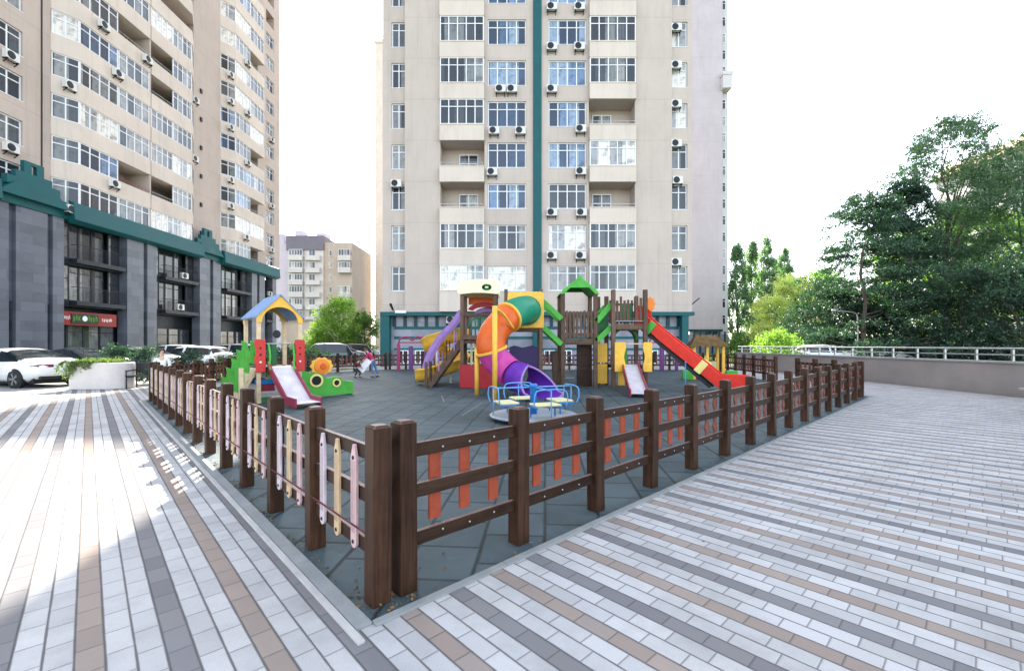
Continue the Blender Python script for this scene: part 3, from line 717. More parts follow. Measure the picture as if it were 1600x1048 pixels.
# podium
MB().box(58.3, 58.85, .301, .899, -.02, 10.0).build('end_wall', 'podium_stone', t)
for a, b in ((26.9, 27.6), (28.0, 29.9), (30.25, 31.0), (36.1, 37.7), (38.1, 39.1), (44.5, 46.0), (46.5, 47.7), (53.4, 54.5), (55, 56.2), (58.0, 58.9), (18, 19.5), (20, 21)): MB().box(a, b, -.5, .3, -.02, 10.3).build('pilaster', 'podium_stone', t)
for a, b in ((27.6, 28), (29.9, 30.25), (37.7, 38.1), (46.0, 46.5), (54.5, 55), (19.5, 20)): MB().box(a, b, -.25, .3, 4.3, 10.3).build('panel', 'podium_stone', t)
MB().box(13, 58.8, .9, 12, -.02, 10.98).build('podium_wall', 'dark_frame', t)
c = MB(); c.box(12.8, 58.9, -.6, 1.28, 10.3, 11.45)
for a, b in ((31.2, 44.4), (47.6, 58.9), (12.8, 26.8)): c.prism([(-.6, 11.65), (-.98, 11.5), (-1.08, 10.3), (-.6, 10.1)], a, b, 'X')
c.build('cornice', 'teal', t, bevel=.03)
for y0 in (28.8, 45.3, 18.9):
    g_ = MB()
    g_.box(y0 - 1.6, y0 + 1.6, -.85, -.5, 11.45, 12.0); g_.box(y0 - 1.1, y0 + 1.1, -.82, -.52, 12.0, 12.45)
    g_.box(y0 - .6, y0 - .16, -.8, -.54, 12.45, 13.2); g_.box(y0 + .16, y0 + .6, -.8, -.54, 12.45, 13.2); g_.box(y0 - .16, y0 + .16, -.8, -.54, 13.0, 13.2)
    g_.prism([(y0 - 2.2, 10.8), (y0 + 2.2, 10.8), (y0 + 1.3, 11.6), (y0 - 1.3, 11.6)], -1.0, -.6)
    g_.build('stepped_parapet', 'teal', t)
def pod_bay(a, b):
    W = b - a
    for k, (z0, z1) in enumerate(((4.75, 7.25), (7.75, 10.25))):
        fr = MB(); fr.box(a, b, -.05, .88, z0 - .45, z0); fr.build('floor_slab', 'dark_frame', t)
        n = 5
        for q in range(n):
            x0, x1 = a + W * q / n, a + W * (q + 1) / n
            inst(window_proto(x1 - x0 - .02, z1 - z0, 1, 'glass_dark', 'dark_frame', .62 if q in (0, 4) else .82, False), t, ((x0 + x1) / 2, .18 if q in (0, 4) else .5, z0))
        bal = MB(); bal.box(a + W * .16, b - W * .05, -.62, -.05, z0 - .35, z0 - .05); bal.build('balcony_slab', 'dark_frame', t)
        r = MB(); r.tube([(a + W * .18, -.1, z0 + .95), (a + W * .18, -.58, z0 + .95), (b - W * .07, -.58, z0 + .95), (b - W * .07, -.1, z0 + .95)], .025, 6)
        m = int(W / .14)
        for q in range(m + 1):
            x = a + W * .18 + (W * .75) * q / m; r.cyl((x, -.58, z0 - .05), (x, -.58, z0 + .95), .012, n=4)
        r.build('railing', 'black_metal', t)
        if rs.random() < .7: inst(AC, t, (a + W * (.5 + .1 * k), -.35, z0 + .05))
    for q in range(4):
        x0, x1 = a + W * q / 4, a + W * (q + 1) / 4
        inst(window_proto(x1 - x0 - .03, 3.0, 1, 'glass_dark', 'dark_frame', .8, False), t, ((x0 + x1) / 2, .6, .1))
for a, b in ((21, 26.9), (31, 36.1), (39.1, 44.5), (47.7, 53.4), (56.2, 58.0)): pod_bay(a, b)

def glyphs(parent, x0, x1, z, h, y, mat, n, seed):
    """a short run of lettering too small and blurred in the photo to be read: stems and bowls on one line"""
    q = random.Random(seed); mb = MB(); w = (x1 - x0) / n
    for i in range(n):
        a = x0 + i * w + w * .1; b = a + w * .72; k = q.random()
        mb.box(a, a + w * .22, y - .012, y, z - h / 2 - (h * .3 if k < .2 else 0), z + h / 2 + (h * .3 if k > .8 else 0))
        if k > .3: mb.box(b - w * .2, b, y - .012, y, z - h / 2, z + h / 2 * q.uniform(.2, 1))
        mb.box(a + w * .22, b - w * .2, y - .0115, y, z + h * .34, z + h / 2) if k > .15 else mb.box(a + w * .22, b, y - .0115, y, z - .05 * h, z + .12 * h)
        if k < .6: mb.box(a + w * .22, b - w * .2, y - .0115, y, z - h / 2, z - h * .34)
    mb.build('lettering', mat, parent)
# shop sign over the ground floor of the nearest bay
sg = thing('shop_sign', 'long red shop sign with a dark green lettered box, under the dark balconies', 'sign', (X0 + .2, 33.15, 3.45), R(90))
MB().box(-2.1, 2.2, -.1, .1, -.48, .48).build('board', 'sign_red', sg, bevel=.01)
MB().box(-1.45, .62, -.16, -.101, -.36, .36).build('panel', 'sign_black', sg, bevel=.01)
RX = Matrix.Rotation(R(90), 4, 'X')
glyphs(sg, -1.36, -.74, .02, .3, -.161, 'sign_green', 3, 1); glyphs(sg, -.22, .52, .02, .3, -.161, 'sign_green', 4, 2)
MB().lathe([(.2, 0), (.19, .02), (.08, .03)], 16, Matrix.Translation((-.48, -.161, .02)) @ RX).build('emblem', 'sign_white', sg)
glyphs(sg, -2.05, -1.5, .05, .2, -.101, 'sign_white', 6, 3); glyphs(sg, .95, 1.8, 0, .2, -.101, 'sign_white', 6, 4)

# ------------------------------------------------------------------ distant buildings
t = thing('apartment_building', 'distant white apartment block with dark roof band between the two towers', 'building', (-53, 100, 0))
MB().box(0, 2.9, .3, 14, -.02, 24.2).build('end_wall', 'far_lilac', t)
w = MB(); w.box(2.9, 10.9, 0, 14, -.02, 22.6); w.build('wall', 'far_white', t)
MB().box(2.7, 11.0, -.25, 13, 22.602, 25.8).build('roof_band', 'far_dark', t)
MB().box(10.9, 17.2, .35, 14, -.02, 24.4).build('side_wall', 'far_beige', t)
for n in range(8):
    z = 1.2 + n * 2.72
    for k, (x0, x1) in enumerate(((3.4, 6.6), (7.2, 10.4))):
        MB().box(x0, x1, -.9, -.001, z, z + 1.05).build('balcony', 'far_white', t)
        if (n * 3 + k) % 3 != 1: inst(window_proto(x1 - x0 - .2, 1.35, 5, 'glass_dark', transom=0, sill=False), t, ((x0 + x1) / 2, -.6, z + 1.1))
        else: inst(window_proto(1.4, 1.4, 2, 'glass_dark', transom=0, sill=False), t, ((x0 + x1) / 2 - .4, -.06, z + 1.1))
    inst(window_proto(.7, 1.3, 1, 'glass_grey', transom=0, sill=False), t, (12.4, .28, z + 1.1))
    if n in (3, 4, 6, 7):
        MB().box(14.3, 17.1, -.7, .35, z, z + 1.1).build('balcony', 'far_white', t)
        inst(window_proto(2.6, 1.4, 4, 'glass_dark', transom=0, sill=False), t, (15.7, -.5, z + 1.1))
for q in ((3.6, 5.2, 2, 5, 25.8, 27.6), (8, 10.2, 3, 6, 25.8, 27.2), (0, 1.6, 1, 4, 24.2, 26.5)): MB().box(*q).build('roof_hut', 'far_lilac', t)
t = thing('pavilion', 'low cream building seen through the blue roofed slide', 'building', (-31, 66, 0))
MB().box(-3, 4.6, 0, 5, -.02, 5.0).build('wall', 'beige_light', t); MB().box(-3.2, 4.8, -.2, 5.2, 5.002, 5.3).build('roof', 'concrete', t)
t = thing('apartment_building', 'tan roofed building rising behind the tall trees at right', 'building', (112, 96, 0))
MB().box(-4, 30, 0, 18, -.02, 43).build('wall', 'far_white', t); MB().prism([(-5, 43), (31, 43), (28, 46.5), (-2, 46.5)], -1, 19).build('roof', 'tan_roof', t)
for n in range(4):
    for k in range(4): inst(window_proto(1.5, 1.5, 2, 'glass_grey', transom=0, sill=False), t, (-2 + k * 4, -.06, 40 - n * 3))
# ------------------------------------------------------------------ big play structure
ps = thing('play_structure', 'large wooden climbing frame with a green and orange tube slide and a long red slide', 'climbing frame', (1.5, 17, 0))
OX, OY = 1.5, 17.0
def L(x, y, z): return (x - OX, y - OY, z)
def ppost(x, y, h, s=.065, name='post', mat='play_wood', z0=-.02):
    return MB().box(x - OX - s, x - OX + s, y - OY - s, y - OY + s, z0, h).build(name, mat, ps, bevel=.012)
def deck(x0, x1, y0, y1, z): 
    m = MB(); n = 8
    for k in range(n):
        a = x0 + (x1 - x0) * k / n; m.box(a - OX, a - OX + (x1 - x0) / n - .01, y0 - OY, y1 - OY, z - .04, z)
    m.box(x0 - OX, x1 - OX, y0 - OY, y0 - OY + .05, z - .16, z - .042).box(x0 - OX, x1 - OX, y1 - OY - .05, y1 - OY, z - .16, z - .042)
    return m.build('deck', 'play_wood', ps)
def railing(p, q, z0, z1, n, w=.085, jag=0.0, mat='play_wood', top=True):
    """row of upright boards between two posts, with two cross boards"""
    p, q = Vector((*p, 0)) - Vector((OX, OY, 0)), Vector((*q, 0)) - Vector((OX, OY, 0)); d = q - p; m = MB()
    for k in range(n):
        c = p + d * (k + .5) / n; h = z1 + (random.uniform(-jag, jag) if jag else 0)
        m.bar((c.x, c.y, z0), (c.x, c.y, h), w, .024, up=(d.x, d.y, 0)) if False else None
        a = c - d.normalized() * w / 2; b = c + d.normalized() * w / 2; nn = Vector((-d.y, d.x, 0)).normalized() * .012
        m.prism([(a.x - nn.x, a.y - nn.y), (b.x - nn.x, b.y - nn.y), (b.x + nn.x, b.y + nn.y), (a.x + nn.x, a.y + nn.y)], z0, h, 'Z')
    nn = Vector((-d.y, d.x, 0)).normalized() * .03
    for z in ([z0 + .12, z1 - .12] if top else [z0 + .12]):
        m.bar((p.x + nn.x, p.y + nn.y, z), (q.x + nn.x, q.y + nn.y, z), .036, .09)
    return m.build('railing', mat, ps)
def board(pts, th, mat, name='panel', axis='Y', at=0.0, bev=.012):
    """flat shaped play panel: polygon of (x, z) world points standing at depth `at`"""
    return MB().prism([(x - OX, z) for x, z in pts], at - OY - th / 2, at - OY + th / 2).build(name, mat, ps, bevel=bev)

# tower with the cream roof
x0, x1, y0, y1 = -1.85, -.62, 16.6, 17.8
for x in (x0, x1):
    for y in (y0, y1): ppost(x, y, 3.55)
deck(x0, x1, y0, y1, 1.80)
roof = [(-2.02, 3.50), (-1.9, 3.44)] + [(-1.9 + 1.36 * k / 10, 3.44 + .05 * math.sin(math.pi * k / 10)) for k in range(1, 10)] + [(-.54, 3.44), (-.46, 3.50), (-.5, 3.97), (-1.2, 4.0), (-1.95, 3.93)]
m = MB(); m.prism([(x - OX, z) for x, z in roof], y0 - .16 - OY, y0 - .10 - OY); m.prism([(x - OX, z) for x, z in roof], y1 + .10 - OY, y1 + .16 - OY)
m.box(-1.93 - OX, -.52 - OX, y0 - .099 - OY, y1 + .099 - OY, 3.90, 3.95); m.box(-1.93 - OX, -.52 - OX, y0 - .099 - OY, y1 + .099 - OY, 3.5, 3.55)
rf = m.build('roof', 'cream', ps, bevel=.02)
e = MB()
for k in range(12):
    a = 2 * math.pi * k / 12
    e.lathe([(.055, 0), (.05, .012)], 8, Matrix.Translation((-.93 - OX + .13 * math.cos(a), y0 - .161 - OY, 3.70 + .075 * math.sin(a))) @ Matrix.Rotation(R(90), 4, 'X'))
e.build('emblem', 'green_dark', rf)
railing((x0 + .07, y0), (x0 + .36, y0), 1.8, 2.76, 2, jag=.02, top=False); railing((x1 - .3, y0), (x1 - .07, y0), 1.8, 2.76, 2, jag=.02, top=False)
MB().bar(L(x0, y0 - .03, 2.70), L(x1, y0 - .03, 2.70), .05, .12).build('rail', 'play_wood', ps, bevel=.01)
MB().bar(L(x0, y0 - .06, 1.86), L(x1, y0 - .06, 1.86), .05, .16).build('rail', 'play_wood', ps, bevel=.01)
ar = MB(); ar.tube([L(-1.22 + .36 * math.cos(a), y0 - .02, 2.2 + .42 * math.sin(a)) for a in [math.pi * k / 14 for k in range(15)]], .03, 8)
for k in range(5):
    x = -1.5 + .14 * k; ar.cyl(L(x, y0 - .02, 1.88), L(x, y0 - .02, 2.2 + .42 * math.sqrt(max(0, 1 - ((x + 1.22) / .36) ** 2))), .024, n=8)
ar.build('climbing_arch', 'green_dark', ps, True)
railing((x1, y0 + .1), (x1, y1 - .1), 1.8, 2.76, 6)
# red bowed panel at its foot
q = [(-1.92 + 1.38 * k / 12, -.20 * math.sin(math.pi * k / 12)) for k in range(13)]
m = MB(); m.prism([(x - OX, 16.45 + y - OY) for x, y in q] + [(x - OX, 16.49 + y - OY) for x, y in reversed(q)], .02, .86, 'Z'); m.build('curved_panel', 'red_panel', ps)
for k in (0.25, .38): ppost(-1.85 + 1.2 * k, 17.1, 1.75, .04, 'pole', 'seat_yellow')
# orange and lilac hood over the rear entrance
def arch(cx_, cz, r, w, y, d, mat, name, a0=.08, a1=.92, sq=.6):
    aa = [math.pi * (a0 + (a1 - a0) * k / 16) for k in range(17)]
    return MB().prism([(cx_ - OX + r * math.cos(a), cz + r * sq * math.sin(a)) for a in aa] + [(cx_ - OX + (r - w) * math.cos(a), cz + (r * sq - w) * math.sin(a)) for a in reversed(aa)], y - OY - d / 2, y - OY + d / 2).build(name, mat, ps, bevel=.02)
board([(-1.75, 3.2), (-.7, 3.2), (-.7, 3.55), (-1.75, 3.55)], .04, 'orange', 'hood', at=18.05); arch(-1.12, 2.9, .66, .2, 17.98, .06, 'red_panel', 'hood'); arch(-1.0, 2.78, .55, .2, 18.4, .5, 'lilac', 'hood')
# stair on its left with lilac hand boards
for y in (16.75, 17.6):
    MB().bar(L(-1.9, y, 1.72), L(-3.12, y, .02), .05, .24).build('stringer', 'play_wood', ps, bevel=.01)
    pts = spline([L(-1.9, y - .06, 2.85), L(-2.25, y - .06, 2.35), L(-2.72, y - .06, 1.85), L(-3.1, y - .06, 1.22), L(-3.28, y - .06, .72)], 6)
    m = MB()
    for a, b in zip(pts[:-1], pts[1:]): m.bar(a, b, .05, .17)
    m.build('hand_board', 'lilac', ps)
    for k in range(4):
        f = .2 + .22 * k; x = -1.9 - 1.3 * f; MB().bar(L(x, y - .02, 1.72 * (1 - f) - .02), L(x, y - .02, 1.72 * (1 - f) + .80 - .1 * f), .035, .035).build('baluster', 'wood_rail' if k % 2 else 'lilac', ps)
    ppost(-3.2, y - .05, .95, .05)
for k in range(7):
    f = (k + .6) / 7; MB().box(-1.9 - 1.22 * f - .14 - OX, -1.9 - 1.22 * f + .1 - OX, 16.78 - OY, 17.57 - OY, 1.75 * (1 - f) - .03, 1.75 * (1 - f) + .01).build('step', 'play_wood', ps)
# yellow spiral chute behind the stair
U = [(.34 * math.cos(a), .34 * math.sin(a) + .34) for a in [math.pi * (1 + k / 10) for k in range(11)]]
U = [(-.42, .50)] + [(-.36, .46)] + [(x, z) for x, z in U if True][1:-1] + [(.36, .46), (.42, .50)]
sp = spline([L(-1.8, 17.9, 1.75), L(-2.5, 18.25, 1.65), L(-3.15, 18.5, 1.45), L(-3.45, 19.1, 1.2), L(-3.0, 19.7, .98), L(-2.35, 19.4, .78), L(-2.2, 18.7, .58), L(-2.7, 18.1, .36), L(-3.3, 17.95, .16), L(-3.8, 17.9, .10)], 7)
MB().sweep(U, sp).build('spiral_chute', 'yellow', ps, True, solid=.03)
ppost(-2.55, 18.6, .75, .05, 'pole', 'galv'); ppost(-3.1, 18.5, 1.4, .05, 'pole', 'galv')

# tube slide tower
x0, x1, y0, y1 = -.22, 1.06, 16.45, 17.6
for x in (x0, x1):
    for y in (y0, y1): ppost(x, y, 3.62)
deck(x0, x1, y0, y1, 2.25)
sq = [(-.20, 2.20), (1.14, 2.20), (1.16, 2.28), (1.16, 3.46), (1.08, 3.52), (-.08, 3.52), (-.16, 3.44)]
board(sq, .05, 'yellow', 'entry_panel', at=16.34)
board([(-.1, .72), (1.0, .72), (1.0, 1.5), (.75, 1.56), (.4, 1.48), (.1, 1.56), (-.1, 1.5)], .04, 'purple_dark', 'low_panel', at=17.0)
railing((x0, y1), (x1, y1), 2.25, 3.3, 8); railing((x0, y0 + .05), (x0, y1), 2.25, 3.2, 6)
cp = [Vector((.56, 16.40, 2.83)), Vector((.40, 15.75, 2.80)), Vector((.05, 15.05, 2.62)), Vector((-.32, 14.55, 2.32)), Vector((-.62, 14.25, 1.88)), Vector((-.66, 14.15, 1.46)), Vector((-.46, 14.25, 1.08)), Vector((-.12, 14.2, .76)), Vector((.26, 13.85, .54)), Vector((.48, 13.4, .42))]
pts = [Vector(L(*p)) for p in spline(cp, 8)]
r_ = .45
def seg(a, b, mat, rr=r_): 
    m = MB(); m.tube(pts[a:b + 1], rr, 28, caps=False); return m.build('tube_section', mat, ps, True, solid=.02)
seg(0, 20, 'tube_green', .49); seg(20, 41, 'orange'); seg(41, 58, 'magenta')
def ring(i, rad=.525, mat='yellow', name='flange'):
    fr = MB().frames(pts)[i]; m = MB()
    for off, q in ((-.025, rad), (.025, rad)): pass
    p, t_, a, b = fr
    M = Matrix((a, b, t_)).transposed().to_4x4(); M.translation = p
    n = 32; vs = []; fs = []
    for z, q in ((-.04, r_ - .01), (-.04, rad), (.04, rad), (.04, r_ - .01)): vs += [(q * math.cos(2 * math.pi * k / n), q * math.sin(2 * math.pi * k / n), z) for k in range(n)]
    for j in range(4): fs += [(j * n + k, j * n + (k + 1) % n, ((j + 1) % 4) * n + (k + 1) % n, ((j + 1) % 4) * n + k) for k in range(n)]
    return m.add(vs, fs, M).build(name, mat, ps, bevel=.01)
ring(20); ring(41); ring(2, .535, 'tube_green')
# flared exit: hood + chute
mo = [Vector(L(*p)) for p in spline([(.14, 14.02, .60), (.36, 13.72, .52), (.58, 13.38, .38), (.78, 13.0, .24), (.95, 12.68, .17)], 5)]
def exit_prof(f):
    top = 1 - min(1, f / .45); pr = []
    n = 24
    for k in range(n + 1):
        a = math.pi * (.5 + 2 * k / n)  # from the crown around
        pr.append((a, k))
    return pr
vs = []; fs = []; n = 28; fr = MB().frames(mo); rim = [[], []]; NM = len(mo)
for i, (p, t_, a, b) in enumerate(fr):
    f = i / (NM - 1); sd = t_.cross(Vector((0, 0, 1))).normalized(); up = sd.cross(t_)
    open_ = max(0.0, (f - .30) / .70); half = math.pi * (1 - .56 * min(1, open_ * 1.25) ** .8) - .01
    rad = r_ + .02 + .07 * f
    for k in range(n + 1):
        an = -math.pi / 2 - half + 2 * half * k / n
        x = rad * math.cos(an) * (1 + .12 * f); z = rad * math.sin(an) * (1 - .35 * f) + (.1 * f)
        vs.append(p + sd * x + up * z)
    rim[0].append(vs[-n - 1].copy()); rim[1].append(vs[-1].copy())
for i in range(NM - 1): fs += [(i * (n + 1) + k, i * (n + 1) + k + 1, (i + 1) * (n + 1) + k + 1, (i + 1) * (n + 1) + k) for k in range(n)]
ch = MB().add(vs, fs).build('exit_chute', 'purple', ps, True, solid=.03)
k0 = next(i for i in range(NM) if i / (NM - 1) > .28)
rm = rim[0][k0:][::-1] + [ (rim[0][k0] + rim[1][k0]) / 2 + Vector((0, 0, .03)) ] + rim[1][k0:]
MB().tube(rm, .032, 8).build('rim', 'lilac', ch, True)
MB().tube(vs[(NM - 1) * (n + 1):], .03, 8).build('rim', 'lilac', ch, True)
# yellow carrying poles of the tube
MB().cyl(L(-.50, 13.02, -.02), L(-.50, 13.02, 2.72), .075, n=16).build('pole', 'yellow', ps, True)
MB().cyl(L(-1.12, 14.25, -.02), L(-1.12, 14.25, 1.5), .07, n=16).build('pole', 'yellow', ps, True)
MB().bar(L(-.5, 13.02, 2.62), L(-.33, 14.3, 2.55), .05, .07).build('bracket', 'yellow', ps)
MB().tube(spline([L(-.5, 13.04, 2.66), L(-.25, 13.6, 2.5), L(.05, 14.2, 2.1)], 6), .04, 8).build('bracket', 'yellow', ps, True)

# green bridge boards
def bridge(p, q, mat='green', w=.18, bow=.02):
    p, q = Vector(L(*p)), Vector(L(*q)); m = MB()
    pt = [p.lerp(q, k / 8) + Vector((0, 0, bow * math.sin(math.pi * k / 8))) for k in range(9)]
    for a, b in zip(pt[:-1], pt[1:]): m.bar(a, b, .05, w)
    return m.build('bridge_board', mat, ps)
for y in (16.62, 17.7):
    bridge((1.08, y, 3.25), (1.84, y, 2.55)); bridge((1.08, y, 2.3), (1.84, y, 1.6))
m = MB()
for k in range(6): m.box(1.12 + .12 * k - OX, 1.22 + .12 * k - OX, 16.7 - OY, 17.6 - OY, 2.18 - .08 * k, 2.22 - .08 * k)
m.build('bridge_steps', 'play_wood', ps)

# middle tower with the green gable roof
x0, x1, y0, y1 = 1.90, 3.12, 16.75, 17.95
for x in (x0, x1):
    for y in (y0, y1): ppost(x, y, 3.52, .075)
deck(x0, x1, y0, y1, 1.75)
apx = (x0 + x1) / 2
out = [(x0 - .12, 3.46), (x0 - .02, 3.62), (apx - .14, 4.02), (apx, 4.08), (apx + .14, 4.02), (x1 + .02, 3.62), (x1 + .12, 3.46)]
inn = [(x1 - .02, 3.46), (apx + .35, 3.70), (apx - .35, 3.70), (x0 + .02, 3.46)]
m = MB(); m.prism([(x - OX, z) for x, z in out + inn], y0 - .16 - OY, y0 - .05 - OY); m.prism([(x - OX, z) for x, z in out + inn], y1 + .05 - OY, y1 + .16 - OY)
for s, e_ in ((x0 - .1, x0 + .02), (x1 + .1, x1 - .02)): m.prism([(s - OX, 3.50), (apx - OX, 4.05), (apx - OX, 4.0), (e_ - OX, 3.49)], y0 - .049 - OY, y1 + .049 - OY)
m.box(apx - .09 - OX, apx + .09 - OX, y0 - .17 - OY, y0 - .05 - OY, 4.0, 4.14)
m.build('roof', 'green', ps, bevel=.015)
railing((x0 + .08, y0), (x1 - .08, y0), 1.86, 2.86, 8, .075, .02); railing((x0 + .1, y1), (x1 - .1, y1), 1.86, 2.86, 6, .07)
MB().bar(L(x0, y0 + .02, 1.72), L(x1, y0 + .02, 1.72), .06, .16).build('rail', 'play_wood', ps, bevel=.01)
board([(2.48, .03), (3.05, -.0), (3.05, 1.62), (2.48, 1.62)], .06, 'wood_rail', 'climbing_wall', at=17.2)
for k in range(5): MB().cyl(L(x0, y1 - .02, .25 + .3 * k), L(2.5, y1 - .02, .25 + .3 * k), .02, n=8).build('rung', 'galv', ps, True)
ppost(1.68, 17.5, 1.35, .10)

# right tower, two decks
x0, x1, y0, y1 = 3.74, 4.92, 16.55, 17.75
for x in (x0, x1):
    for y in (y0, y1): ppost(x, y, 3.62 if y == y0 else 3.5, .075)
ppost(3.45, 17.9, 3.5, .07)
deck(x0, x1, y0, y1, 2.30); deck(x0, x1, y0, y1, .85)
railing((x0 + .08, y0), (x0 + .62, y0), 2.42, 3.3, 4, .085, .1, top=False); railing((x1 - .4, y0), (x1 - .08, y0), 2.42, 3.36, 2, .10, .08, top=False)
railing((x0 + .08, y1), (x1 - .1, y1), 2.42, 3.3, 7, .08, .1)
board([(4.20, 2.45), (4.62, 2.45), (4.62, 3.1), (4.45, 3.2), (4.36, 3.2), (4.20, 3.1)], .04, 'green_dark', at=17.3)
MB().bar(L(x0, y0 + .02, 2.26), L(x1, y0 + .02, 2.26), .06, .18).build('rail', 'play_wood', ps, bevel=.01)
MB().tube([L(x0, y0 - .02, 2.46), L(x1, y0 - .02, 2.46)], .02, 6).build('rail', 'galv', ps)
def wavy(xa, xb, z0, z1, side, mat, at, name='panel'):
    n = 14; e = [(( xb if side > 0 else xa) + side * .035 * math.sin(k / n * 3 * math.pi), z0 + (z1 - z0) * k / n) for k in range(n + 1)]
    o = (xa if side > 0 else xb)
    return board(e + [(o, z1), (o, z0)], .04, mat, name, at=at)
wavy(3.68, 4.05, .62, 1.68, 1, 'yellow', 16.05); wavy(4.72, 5.02, .62, 1.68, -1, 'yellow', 16.05)
board([(3.28, .1), (3.66, .1), (3.66, .85), (3.28, .85)], .04, 'yellow', at=17.2); board([(3.28, .9), (3.66, .9), (3.66, 1.65), (3.28, 1.65)], .04, 'yellow', at=17.2)
board([(3.95, .08), (4.2, .08), (4.2, .6), (3.95, .6)], .04, 'yellow', at=16.7)
for y in (16.7, 17.8):
    bridge((3.15, y, 2.45), (3.70, y, 3.1), bow=0, w=.2); bridge((3.15, y, 1.72), (3.70, y, 2.25), bow=0, w=.2)
board([(3.2, 1.9), (3.7, 2.3), (3.7, 3.0), (3.2, 2.75)], .04, 'green_dark', at=17.3)
board([(4.05, .86), (4.5, .86), (4.5, 1.36), (4.4, 1.5), (4.15, 1.5), (4.05, 1.36)], .05, 'green', at=17.5)
arch(4.3, 1.75, .52, .1, 17.2, .4, 'green_dark', 'tunnel_arch', 0, 1, 1.0)
MB().tube([L(4.0, 16.4, 1.62), L(4.8, 16.4, 1.62)], .025, 8).build('rail', 'timber_pale', ps)
# small steel slide of the low deck
def chute(top, end, w, bed, side, par, hs=.16, kick=.45, th=.045, mats=None):
    """straight slide with a run-out; returns the side boards"""
    top, end = Vector(top), Vector(end); d = end - top; dh = Vector((d.x, d.y, 0)); Lh = dh.length; dh.normalize(); sd = dh.cross(Vector((0, 0, 1)))
    k1 = end - dh * kick; k1.z = end.z + .02
    pth = [top, top + dh * .12] + [top.lerp(k1, .12 + .78 * k / 6) for k in range(1, 7)] + [k1, end]
    pth[1].z = top.z - .02
    w2 = w / 2
    prof = [(-w2, .004), (w2, .004)]
    b = MB().sweep(prof, pth); b.build('slide_bed', bed, par, solid=.02)
    for s in (-1, 1):
        m = MB()
        top_e = [p + Vector((0, 0, hs)) for p in pth]; bot = [p - Vector((0, 0, .10)) for p in pth]
        vs = []
        for off in (w2 * s, (w2 + th) * s):
            vs += [q + sd * off for q in top_e + bot[::-1]]
        n = len(pth) * 2; fs = []
        K = len(pth)
        for i in range(K - 1):
            fs.append((i, i + 1, n - 2 - i, n - 1 - i)); fs.append((n + i, n + n - 1 - i, n + n - 2 - i, n + i + 1))
            fs.append((i, n + i, n + i + 1, i + 1)); fs.append((n - 1 - i, n - 2 - i, 2 * n - 2 - i, 2 * n - 1 - i))
        fs += [(0, n - 1, 2 * n - 1, n), (K - 1, n + K - 1, n + K, K)]
        m.add(vs, fs).build('slide_side', side, par, bevel=.01)
    return b
chute(L(4.30, 16.35, .86), L(3.84, 13.45, .12), .50, 'steel_bed', 'plum', ps, .13)
# long red slide
chute(L(5.0, 17.05, 2.38), L(7.95, 15.05, .16), .50, 'slide_red', 'slide_red', ps, .40, .85)
d_ = Vector((2.95, -2.0, 0)).normalized(); s_ = d_.cross(Vector((0, 0, 1)))
for s in (-1, 1):
    a = Vector(L(5.0, 17.05, 2.20)) + s_ * s * .27; b = Vector(L(7.0, 15.69, .12)) + s_ * s * .27
    MB().bar(a, b, .06, .10).build('slide_beam', 'black_metal', ps)
for f, mt in ((.13, 'green'), (.78, 'yellow_pale')):
    p = Vector(L(5.0, 17.05, 2.38)).lerp(Vector(L(7.25, 15.53, .2)), f)
    dr = Vector((2.25, -1.52, -2.18)).normalized()
    for s in (-1, 1):
        c = p + s_ * s * .325; MB().bar(c - dr * .13 + Vector((0, 0, .13)), c + dr * .13 + Vector((0, 0, .13)), .035, .46, up=(0, 0, 1)).build('clamp', mt, ps, bevel=.02)
for s in (-1, 1): MB().bar(Vector(L(4.98, 17.05, 2.3)) + s_ * s * .30, Vector(L(4.98, 17.05, 3.05)) + s_ * s * .30 + Vector((.1, 0, 0)), .05, .34, up=tuple(d_)).build('slide_hood', 'slide_red', ps, bevel=.02)
fl_ = []
for k in range(32):
    a = 2 * math.pi * k / 32; q = .26 + .035 * math.cos(8 * a); fl_.append((5.2 + .62 * q * math.cos(a) * 1.1, 3.12 + q * math.sin(a)))
o = board(fl_, .04, 'orange_flower', 'flower_panel', at=16.85)

# ------------------------------------------------------------------ blue roofed toddler slide
hs = thing('toddler_slide', 'small slide with a yellow arched gable, blue roof and green stepped ramp', 'slide', (-6.9, 12.2, 0), math.atan2(B.y, B.x))
# local x along B (width), local y along A (depth)
W_, D_ = 1.06, 1.35
for x in (0, W_):
    for y in (0, D_): MB().box(x - .05, x + .05, y - .05, y + .05, -.02, 2.36).build('post', 'timber_pale', hs, bevel=.008)
gab = [(-.06, 2.2), (-.06, 2.38), (W_ / 2 - .04, 2.94), (W_ / 2 + .04, 2.94), (W_ + .06, 2.38), (W_ + .06, 2.2)]
arc = [(W_ / 2 + .47 * math.cos(a), 2.2 + .44 * math.sin(a)) for a in [math.pi * k / 16 for k in range(17)]]
for y in (-.08, D_ + .04): MB().prism(gab + arc, y, y + .04).build('gable', 'yellow', hs, bevel=.006)
for s in (0, 1):
    e = -.10 if s == 0 else W_ + .10; zc = 2.33
    MB().prism([(e, zc), (W_ / 2, 2.965), (W_ / 2, 3.005), (e, zc + .045)], -.12, D_ + .14).build('roof_slope', 'roof_blue', hs)
MB().box(0, W_, -.02, D_, .92, .98).build('deck', 'wood_rail', hs)
